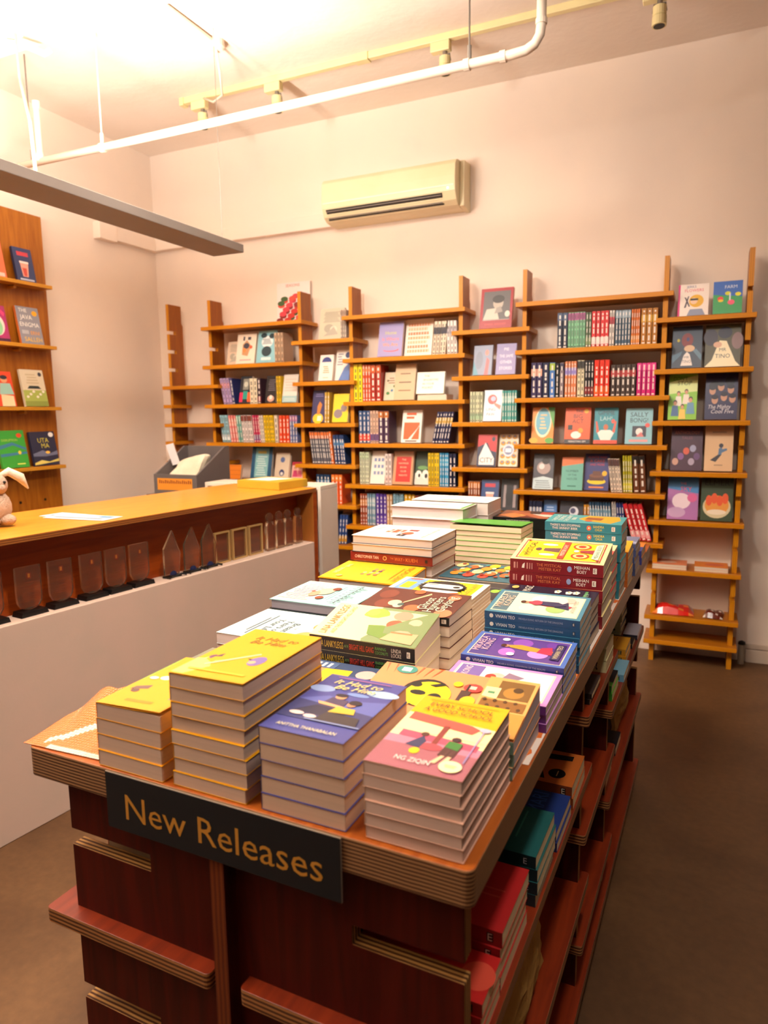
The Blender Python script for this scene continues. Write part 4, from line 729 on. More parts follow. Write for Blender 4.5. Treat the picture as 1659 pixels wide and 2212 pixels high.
sstack('orange-brown paperback with black shapes', 'fifth on upper right side shelf', .655, .145, .64, .69, 2, 'A8521E', '8A3E14', [('r', 0, 0, 1, 1, 'B85E22'), ('p', [(.1, .3), (.9, .5), (.95, .62), (.1, .5)], '120C0C'), ('p', [(.6, .9), (.8, .9), (.9, .1), (.75, .1)], '120C0C'), ('c', .3, .2, .14, .09, '120C0C'), ('r', .22, .19, .38, .2, 'C8A070')], E_('E8D8C0', '1A100C'))
sstack('cream-paged dark-spined book', 'on second bay of side shelves', .875, .13, .78, .806, 2, '3A2E2A', '1A1614')
sstack('thick cream book with printed spine', 'beside far upright on side shelf', 1.09, .135, .78, .845, 2, 'D8CC9A', 'CFC08E', [('r', 0, 0, 1, 1, 'D8CC9A')] + [('r', .12+.1*k, .1, .14+.1*k, .9, '4A4438' if k != 3 else 'C04A2A') for k in range(8)], [('r', .80, .3, .86, .7, '1E2240'), ('t', 'B', .83, .5, .36, 'EDE4C8')] + [('r', .55+.06*k, .2, .57+.06*k, .35, '4A4438') for k in range(6)] + [('r', .55+.06*k, .7, .57+.06*k, .85, '4A4438') for k in range(6)], W=.17)
sstack('green and black paperback', 'first on lower far side shelf', 1.268, .135, .632, .678, 2, '4AA02A', '347A20', [('r', 0, 0, 1, 1, '4AA02A'), ('p', [(.2, 0), (1, 0), (1, .3), (.5, .35)], '14161C'), ('c', .3, .5, .12, .06, '14161C')], [('r', .55+.05*k, .1, .585+.05*k, .9, '12201A') for k in range(8)], a0=.012)
sstack('light blue paperback', 'second on lower far side shelf', 1.43, .14, .632, .655, 1, '7FB4CC', '6AA0BC', [('r', 0, 0, 1, 1, '7FB4CC'), ('c', .85, .3, .12, .1, '141418'), ('r', .8, .28, .9, .3, 'D8D8D0')], E_('E8E8E0', '101418'), a0=-.002)
sstack('amber paperback', 'third on lower far side shelf', 1.60, .138, .632, .678, 2, 'DE9A22', 'D08A1C', [('r', 0, 0, 1, 1, 'DE9A22'), ('p', [(.2, .5), (.5, .3), (.6, .55), (.8, .35), (.9, .6), (.5, .75)], '1A1414'), ('r', .6, .2, .9, .21, '8A4A14')], E_('E8C870', '1A1414'), a0=.014)
sstack('thin black paperback', 'fourth on lower far side shelf', 1.755, .09, .632, .648, 1, '0E0C10', '0E0C10', [('r', 0, 0, 1, 1, '0E0C10'), ('t', 'ENG', .5, .35, .12, '8A6A70', .7)], a0=.01)
sstack('blue-covered paperback with pale spine', 'in far pile on side shelf', 1.86, .14, .632, .73, 5, '1E4A74', 'B8B890', [('r', 0, 0, 1, 1, '1E4A74'), ('r', .1, .4, .9, .5, '3A78A0')], [('r', .86, .3, .9, .7, '1A1A20')], a0=.06)
sstack('grey and black booklet', 'lying beside the far pile on side shelf', 1.86, .15, .632, .65, 2, 'B8B4C4', '2A2838', None, None, W=.05, a0=.004)
sstack('black book with white lettering', 'on the low side shelf', 1.49, .13, .36, .385, 1, '14121C', '14121C', [('r', 0, 0, 1, 1, '14121C'), ('r', 0, .55, 1, 1, '8A7C78'), ('t', 'LEANNE YEO', .5, .3, .16, 'E0D8D0', .9)], a0=.022)
sstack('plain red-brown book', 'on the low near side shelf', 1.27, .13, .36, .40, 2, '5A2418', '4A1C14', a0=.02)
sstack('orange paperback', 'on left side shelf behind end panel', .07, .2, .64, .80, 6, 'E8622A', 'E8622A', [('r', 0, 0, 1, 1, 'E8622A'), ('r', 0, .0, .5, 1, 'F0E4DC')], W=.2, a0=.47, ori='U')
# kraft paper parcels slumped on the lower shelves
for nm, b0, z0, hh, aa, ln in (('kraft_bag', .20, .359, .235, .045, .36), ('kraft_bag', 1.66, .361, .20, .05, .26)):
    b = MB(); n = 12; rnd = random.Random(int(b0*100))
    J = [[rnd.uniform(-1, 1) for _ in range(n+1)] for _ in range(n+1)]
    def kp(u, v, s):
        bulge = .03*math.sin(PI*u)*math.sin(PI*min(1, v*1.1))
        return (-(aa+.02*v)+s*(.006+bulge)+.004*J[int(u*n)][int(v*n)], ln*(u+.04*v*(1-2*u)), hh*v+.006*math.sin(9*u)*v)
    for s in (1, -1):
        for i in range(n):
            for j in range(n):
                q = [kp(i/n, j/n, s), kp((i+1)/n, j/n, s), kp((i+1)/n, (j+1)/n, s), kp(i/n, (j+1)/n, s)]
                b.poly(q if s > 0 else q[::-1])
    for i in range(n):
        b.poly([kp(i/n, 0, 1), kp(i/n, 0, -1), kp((i+1)/n, 0, -1), kp((i+1)/n, 0, 1)])
    for j in range(n):
        b.poly([kp(0, j/n, -1), kp(0, j/n, 1), kp(0, (j+1)/n, 1), kp(0, (j+1)/n, -1)]); b.poly([kp(1, j/n, 1), kp(1, j/n, -1), kp(1, (j+1)/n, -1), kp(1, (j+1)/n, 1)])
    o = b.build(nm, M_KRAFT); o.matrix_world = TM @ Matrix.Translation((0, b0, z0))
    tag(o, {.20: 'brown paper bag on the near low side shelf of the table', 1.66: 'brown paper bag on the far low side shelf of the table'}[b0], 'bag')

# ------------------------------------------------------------------ books on the wall bookcase (metres)
W = [
  ('left wide bay', 'top shelf', 2.085, [('F', -2.711, -2.467, 0.287, 'F2E4E0', 'seasons', 'white book with red flower cover')]),
  ('left wide bay', 'second shelf', 1.81, [('F', -3.173, -3.055, 0.163, 'D8C0A8', 'sketch', 'beige sketch-pattern book'),
    ('F', -3.072, -2.912, 0.208, 'EFDCC8', 'map', 'cream book with dark linework'),
    ('F', -2.896, -2.738, 0.224, '8CC4D0', 'inkblue', 'light blue book with black figures'),
    ('S', -2.741, -2.673, 0.206, 3, 'C8A88A', 'C8A88A', 0.0, 'beige-paged paperback')]),
  ('left wide bay', 'third shelf', 1.53, [('S', -3.193, -3.119, 0.188, 3, 'B49AC8', 'E0A0B0', -0.164, 'lilac paperback'),
    ('S', -3.115, -3.09, 0.183, 1, '24306A', '24306A', -0.122, 'navy paperback'),
    ('F', -3.058, -2.961, 0.193, '1E2430', 'neon', 'black book with neon blocks'),
    ('S', -2.961, -2.901, 0.181, 2, 'E8DCC0', 'E8DCC0', 0.0, 'cream paperback'),
    ('S', -2.897, -2.866, 0.179, 1, '3A2434', '8A2A3A', 0.0, 'plum paperback'),
    ('F', -2.835, -2.742, 0.189, '18161C', 'dusk', 'black book with pale figure'),
    ('S', -2.737, -2.703, 0.19, 2, 'F0C81A', 'F0C81A', 0.0, 'yellow paperback'),
    ('F', -2.692, -2.575, 0.193, 'F0E8E0', 'whiteblue', 'white book with light blue foot')]),
  ('left wide bay', 'fourth shelf', 1.255, [('S', -3.217, -3.146, 0.198, 4, '9CC8D4', 'E8F0F0', -0.113, 'light blue paperback'),
    ('S', -3.142, -3.08, 0.197, 3, 'E0807A', 'E8A090', -0.114, 'salmon paperback'),
    ('S', -3.076, -3.039, 0.196, 2, '6AA89C', '9AC8B8', -0.1, 'teal green paperback'),
    ('S', -3.035, -2.942, 0.196, 4, 'E8DCD8', '8A3A2A', -0.086, 'white and brown paperback'),
    ('S', -2.938, -2.886, 0.195, 3, 'C8285A', '6A5A9A', -0.072, 'magenta and purple paperback'),
    ('S', -2.882, -2.851, 0.194, 2, 'F0E4D8', 'F0E4D8', -0.072, 'white paperback'),
    ('S', -2.847, -2.764, 0.194, 4, 'F0C818', 'F0C818', -0.058, 'yellow paperback'),
    ('S', -2.76, -2.733, 0.193, 1, 'E8DCC8', 'E8DCC8', -0.029, 'cream paperback'),
    ('S', -2.725, -2.645, 0.192, 3, 'E8481E', 'E8481E', 0.0, 'orange-red paperback'),
    ('S', -2.637, -2.58, 0.192, 3, '6E7CB0', 'C080A8', 0.0, 'blue and mauve paperback')]),
  ('left wide bay', 'fifth shelf', 0.98, [('F', -3.228, -3.074, 0.104, 'E8821E', 'brick', 'orange boxed book'),
    ('F', -2.988, -2.812, 0.24, '245A80', 'bluecard', 'blue hardback with pale panel'),
    ('F', -2.78, -2.664, 0.195, 'D8C4AC', 'dots', 'beige book with blue dots'),
    ('F', -2.656, -2.564, 0.13, 'E8B0A0', 'pinkfig', 'pink and cream small book')]),
  ('left narrow bay', 'top shelf', 1.945, [('F', -2.403, -2.219, 0.208, 'C8C0A8', 'sketch', 'grey pencil-sketch book'),
    ('S', -2.219, -2.18, 0.19, 3, 'D8C8B8', 'B89A88', 0.0, 'beige thin book')]),
  ('left narrow bay', 'second shelf', 1.67, [('F', -2.394, -2.29, 0.173, 'EFE2DA', 'navyarc', 'white book with navy half circle'),
    ('F', -2.286, -2.177, 0.205, 'EDE4DC', 'bluewave', 'white book with blue corner')]),
  ('left narrow bay', 'third shelf', 1.39, [('F', -2.461, -2.359, 0.219, '2E2A5E', 'trophy', 'navy book with gold figure'),
    ('S', -2.358, -2.322, 0.209, 2, 'C8A03A', 'C8A03A', 0.04, 'gold paperback'),
    ('F', -2.297, -2.18, 0.19, 'F0D01C', 'yblob', 'yellow book with grey blobs')]),
  ('left narrow bay', 'fourth shelf', 1.11, [('S', -2.458, -2.311, 0.224, 9, '5A5A66', 'E0702A', -0.113, 'grey comic with orange head'),
    ('S', -2.308, -2.29, 0.224, 1, 'E8701E', 'E8701E', -0.1, 'orange comic'),
    ('S', -2.282, -2.197, 0.199, 4, '1E3A6A', '4A7AA8', -0.085, 'dark blue comic')]),
  ('left narrow bay', 'fifth shelf', 0.835, [('S', -2.433, -2.326, 0.203, 4, '1C3A5E', '5A8AB0', 0.0, 'dark blue book'),
    ('S', -2.315, -2.235, 0.205, 3, 'E85A1E', 'F08A3A', 0.0, 'orange book')]),
  ('left narrow bay', 'sixth shelf', 0.555, [('S', -2.326, -2.282, 0.217, 2, '28407A', 'E8D8C8', -0.077, 'blue slanting book'),
    ('S', -2.271, -2.21, 0.207, 3, '2E4A86', 'C8902A', 0.081, 'navy slanting book')]),
  ('middle wide bay', 'second shelf', 1.81, [('F', -1.95, -1.78, 0.223, '9A90C4', 'squiggle', 'lavender book with neon script'),
    ('F', -1.773, -1.587, 0.232, 'F0E0D0', 'orangetext', 'cream book with orange lettering'),
    ('S', -1.573, -1.484, 0.205, 4, 'E8D8C0', '3A3A4A', 0.096, 'cream paperback'),
    ('S', -1.471, -1.408, 0.205, 3, 'F0E6E0', 'B0A8B0', -0.027, 'white paperback')]),
  ('middle wide bay', 'third shelf', 1.53, [('S', -2.128, -2.066, 0.248, 2, 'F0E01A', 'F0E01A', 0.0, 'bright yellow book'),
    ('S', -2.062, -2.008, 0.242, 3, 'E8542A', 'F08A5A', 0.0, 'red-orange book'),
    ('S', -2.004, -1.93, 0.239, 2, 'A82A1A', 'C85A2A', 0.0, 'dark red book'),
    ('F', -1.924, -1.832, 0.182, 'D8C4A8', 'leaves', 'beige book with green leaves'),
    ('F', -1.838, -1.696, 0.229, 'D0B08A', 'tan', 'tan book with small title'),
    ('F', -1.68, -1.494, 0.172, 'F4ECDC', 'pocket', 'white book lettered in black')]),
  ('middle wide bay', 'fourth shelf', 1.255, [('S', -2.095, -2.016, 0.216, 3, '3A5A8A', 'E8482A', 0.0, 'blue and red paperback'),
    ('S', -2.012, -1.955, 0.215, 3, 'E0B8A0', '6A4A8A', 0.0, 'peach and purple paperback'),
    ('S', -1.951, -1.877, 0.214, 2, '4A3050', 'B86A2A', 0.0, 'purple and brown book'),
    ('F', -1.789, -1.653, 0.209, 'F2E8DC', 'orangebox', 'white book with orange square'),
    ('S', -1.575, -1.465, 0.2, 6, '2A2C54', 'C8A04A', 0.196, 'navy slanting paperback')]),
  ('middle wide bay', 'fifth shelf', 0.98, [('S', -2.094, -2.024, 0.218, 4, 'DCE0C0', 'C8D8B0', 0.0, 'pale green paperback'),
    ('F', -2.018, -1.912, 0.216, 'ECE0D4', 'stamps', 'white book with blue stamps'),
    ('S', -1.908, -1.861, 0.207, 2, 'EFDCD4', 'E8C8C0', 0.0, 'pale pink paperback'),
    ('F', -1.855, -1.716, 0.215, 'C8946A', 'redpanel', 'tan book with red panel'),
    ('F', -1.71, -1.606, 0.217, '2E4A38', 'cows', 'dark green book with pale animals'),
    ('S', -1.602, -1.525, 0.217, 4, 'E8C41C', 'D0A818', 0.0, 'yellow paperback'),
    ('S', -1.522, -1.462, 0.218, 4, '3A9AC8', '5AB4D8', 0.0, 'sky blue paperback'),
    ('S', -1.459, -1.413, 0.213, 2, '1C2444', '1C2444', 0.0, 'navy paperback')]),
  ('middle wide bay', 'sixth shelf', 0.7, [('S', -2.096, -2.047, 0.216, 3, 'A8482A', 'D88A4A', 0.0, 'rust brown paperback'),
    ('S', -2.043, -1.981, 0.218, 4, '7A9AB0', 'A8C0C8', 0.0, 'grey-blue paperback'),
    ('S', -1.977, -1.902, 0.221, 3, '5A3A9A', '6A4AAA', 0.0, 'purple paperback'),
    ('S', -1.898, -1.858, 0.217, 2, 'C8986A', 'D8A87A', 0.0, 'tan paperback'),
    ('S', -1.851, -1.777, 0.225, 4, '8AB4C8', 'A8C8D4', 0.0, 'light blue paperback'),
    ('S', -1.77, -1.697, 0.222, 3, 'E0A81E', 'C88A1A', 0.0, 'mustard paperback'),
    ('S', -1.694, -1.587, 0.219, 4, '7A3A2A', 'A85A3A', 0.0, 'dark rust paperback'),
    ('S', -1.58, -1.412, 0.225, 6, '3A3A54', '5A5A7A', 0.0, 'slate paperback')]),
  ('middle narrow bay', 'top shelf', 1.945, [('F', -1.265, -1.067, 0.242, 'A01A26', 'photo', 'red-framed book with grey portrait photograph')]),
  ('middle narrow bay', 'second shelf', 1.67, [('F', -1.304, -1.187, 0.18, '7C84A0', 'greyblue', 'grey-blue book with red figure'),
    ('F', -1.161, -1.041, 0.184, '8A7CB0', 'lav', 'lavender book with white letters')]),
  ('middle narrow bay', 'third shelf', 1.39, [('S', -1.322, -1.242, 0.187, 5, 'D8DCB8', 'A8C4A0', 0.0, 'pale green slim book'),
    ('F', -1.237, -1.124, 0.188, 'E4E4EC', 'redbird', 'white book with red swirl'),
    ('S', -1.119, -1.03, 0.19, 6, '5AB0A8', 'B8E0D8', 0.0, 'turquoise slim book')]),
  ('middle narrow bay', 'fourth shelf', 1.11, [('F', -1.277, -1.156, 0.196, '20284A', 'city', 'navy and red book with white hand lettering'),
    ('F', -1.147, -1.028, 0.196, 'E8DCC4', 'gold', 'white book with gold swirls')]),
  ('middle narrow bay', 'fifth shelf', 0.835, [('S', -1.332, -1.256, 0.185, 5, 'A8542A', 'D8823A', 0.0, 'rust orange paperback'),
    ('F', -1.252, -1.141, 0.189, '2E4A80', 'cup', 'blue book with pink cup'),
    ('F', -1.132, -1.024, 0.196, '24222A', 'statue', 'black book with pale columns')]),
  ('right wide bay', 'second shelf', 1.81, [('S', -0.795, -0.737, 0.206, 2, '1E2840', '4A5A7A', 0.0, 'navy paperback'),
    ('S', -0.734, -0.638, 0.203, 6, '8ACBA0', 'B05A90', 0.0, 'mint green paperback with pink head'),
    ('S', -0.635, -0.604, 0.198, 2, '5A6A4A', '8A9A6A', 0.0, 'olive paperback'),
    ('S', -0.602, -0.508, 0.201, 4, 'D8262A', 'F0D8D0', 0.0, 'red paperback'),
    ('S', -0.505, -0.478, 0.199, 2, 'F0E4DC', 'C83A4A', 0.0, 'white paperback'),
    ('S', -0.473, -0.391, 0.198, 5, '4A6278', 'A8B8C4', 0.0, 'slate blue paperback'),
    ('S', -0.388, -0.342, 0.198, 4, 'E8741E', 'F09A4A', 0.0, 'orange paperback'),
    ('S', -0.337, -0.251, 0.198, 3, 'B8741A', 'D8A030', 0.0, 'golden brown thick book')]),
  ('right wide bay', 'third shelf', 1.53, [('S', -0.943, -0.879, 0.208, 2, '3A2E5A', 'F0B09A', 0.0, 'purple and peach paperback'),
    ('S', -0.876, -0.838, 0.206, 1, '1E2448', '1E2448', 0.0, 'thick navy book'),
    ('S', -0.835, -0.803, 0.205, 1, '4A7AC0', 'A8C050', 0.0, 'sky blue slim book'),
    ('S', -0.8, -0.779, 0.198, 1, '141218', '141218', 0.0, 'black slim book'),
    ('S', -0.776, -0.752, 0.202, 1, '8A7A80', '3A3A54', 0.0, 'grey slim book'),
    ('S', -0.746, -0.68, 0.208, 4, 'E88A5A', '9A8AD0', 0.0, 'peach and lilac paperback'),
    ('S', -0.675, -0.636, 0.211, 2, 'E8DCB8', '3A3A3A', 0.0, 'cream and black paperback'),
    ('S', -0.633, -0.584, 0.209, 3, '16141C', '8A2A2A', 0.0, 'black paperback'),
    ('S', -0.581, -0.497, 0.209, 3, 'E8321A', 'F0601E', 0.0, 'thick bright red book'),
    ('S', -0.489, -0.354, 0.178, 5, '4A3A34', 'C04A4A', 0.0, 'brown paperback'),
    ('S', -0.349, -0.249, 0.183, 4, 'D81A7A', 'F04A9A', 0.0, 'magenta paperback')]),
  ('right wide bay', 'fourth shelf', 1.255, [('F', -0.937, -0.807, 0.214, 'EE8A1E', 'oval', 'orange and green book with blue oval'),
    ('F', -0.742, -0.596, 0.209, 'E8581A', 'bigact', 'orange book with chef figure'),
    ('F', -0.575, -0.444, 0.206, '1A8A9A', 'gimme', 'teal book with cheering man'),
    ('F', -0.401, -0.258, 0.201, '8CC0CC', 'sally', 'light blue book with portrait square')]),
  ('right wide bay', 'fifth shelf', 0.98, [('F', -0.924, -0.804, 0.211, '4A4A54', 'bw', 'grey book with white drapery'),
    ('F', -0.755, -0.631, 0.192, '6AB0A0', 'house', 'green book with orange roof band'),
    ('F', -0.626, -0.487, 0.213, '3A3A7A', 'cake', 'indigo book with cake and red title'),
    ('S', -0.467, -0.403, 0.195, 4, 'F0DCC8', '6A4A4A', -0.129, 'cream slanting paperback'),
    ('S', -0.4, -0.349, 0.215, 4, 'C0B41E', 'E0D440', -0.052, 'olive yellow paperback'),
    ('S', -0.344, -0.275, 0.216, 2, '6A3A1E', '1E1410', -0.078, 'dark brown book')]),
  ('right wide bay', 'sixth shelf', 0.7, [('S', -0.943, -0.864, 0.212, 4, '1E2440', '8A90A8', 0.0, 'navy paperback'),
    ('F', -0.86, -0.782, 0.21, '4A78B8', 'plainblue', 'plain blue book'),
    ('F', -0.762, -0.626, 0.21, '2A2A3A', 'orb', 'dark book with pale orb'),
    ('S', -0.619, -0.584, 0.202, 2, 'D8921E', 'B8741A', 0.0, 'amber paperback'),
    ('S', -0.574, -0.453, 0.222, 8, '2E5070', '7AA0B8', -0.076, 'steel blue paperback'),
    ('S', -0.447, -0.422, 0.225, 2, 'E8E0DC', 'A8A0B0', -0.075, 'white paperback'),
    ('S', -0.416, -0.375, 0.222, 3, '2A3A80', '5A6AB0', -0.101, 'royal blue paperback'),
    ('S', -0.34, -0.234, 0.215, 4, 'D0262E', 'F0A0A0', -0.286, 'red and pink slanting paperback')]),
  ('rightmost narrow bay', 'top shelf', 1.945, [('F', -0.152, -0.002, 0.169, 'F2E2D8', 'flowers', 'white book with blonde figure and shears'),
    ('F', 0.02, 0.159, 0.171, '4A82C0', 'farm', 'blue and green book with bright flowers')]),
  ('rightmost narrow bay', 'second shelf', 1.67, [('F', -0.171, -0.023, 0.226, '2E3A50', 'ting1', 'dark blue book with red mask'),
    ('F', -0.007, 0.165, 0.225, '4A4222', 'ting2', 'black and gold book with white triangle')]),
  ('rightmost narrow bay', 'third shelf', 1.39, [('F', -0.179, -0.035, 0.255, '8CC83A', 'kids', 'green book with group of children'),
    ('F', 0.006, 0.164, 0.249, '2E2C54', 'faces', 'midnight blue book with faces')]),
  ('rightmost narrow bay', 'fourth shelf', 1.11, [('F', -0.155, 0.005, 0.241, '4A2E44', 'plumart', 'plum book with crowded figures'),
    ('F', 0.017, 0.156, 0.245, 'E0B88E', 'runner', 'tan book with running figure')]),
  ('rightmost narrow bay', 'fifth shelf', 0.835, [('F', -0.161, -0.003, 0.241, 'B070B0', 'galaxy', 'pink and blue cloudy book'),
    ('F', 0.011, 0.17, 0.238, '38482E', 'soup', 'dark book with bowl of orange shapes')]),
]
LW = [
  ('top', 2.27, 2.852, 2.97, 0.217, 'E8704A', 'sunset', 'coral book with pale figures'),
  ('top', 2.27, 3.042, 3.172, 0.2, '2E3A66', 'cup', 'navy book with pink cup'),
  ('second', 1.9, 2.816, 2.957, 0.209, 'A8286A', 'palm', 'magenta book with green oval'),
  ('second', 1.9, 3.033, 3.192, 0.224, '8A8A96', 'java', 'grey-blue book with large title'),
  ('third', 1.52, 2.78, 2.962, 0.206, 'E04A2A', 'man', 'red book with man in pale shirt'),
  ('third', 1.52, 3.026, 3.19, 0.225, 'DCD0B8', 'field', 'cream book with grazing cows'),
  ('lowest', 1.15, 2.834, 3.016, 0.225, '3AA03A', 'green', 'bright green book with blue lines'),
  ('lowest', 1.15, 3.055, 3.238, 0.212, '262A44', 'uta', 'dark blue book with gold hills'),
]
def bars(n, x0, x1, y0, y1, c):                                     # rows of tiny unreadable print
    return [('r', x0+.03*((k*7) % 3), y0+(y1-y0)*k/n, x1-.04*((k*5) % 4), y0+(y1-y0)*(k+.45)/n, c) for k in range(n)]
def fig(cx, cy, s, top, skin='D89A78', hair='2A1E1A'):              # small half-length figure
    return [('p', [(cx-s, cy-s*1.6), (cx+s, cy-s*1.6), (cx+s*.7, cy), (cx-s*.7, cy)], top), ('c', cx, cy+s*.5, s*.5, s*.38, hair), ('c', cx, cy+s*.35, s*.42, s*.33, skin)]
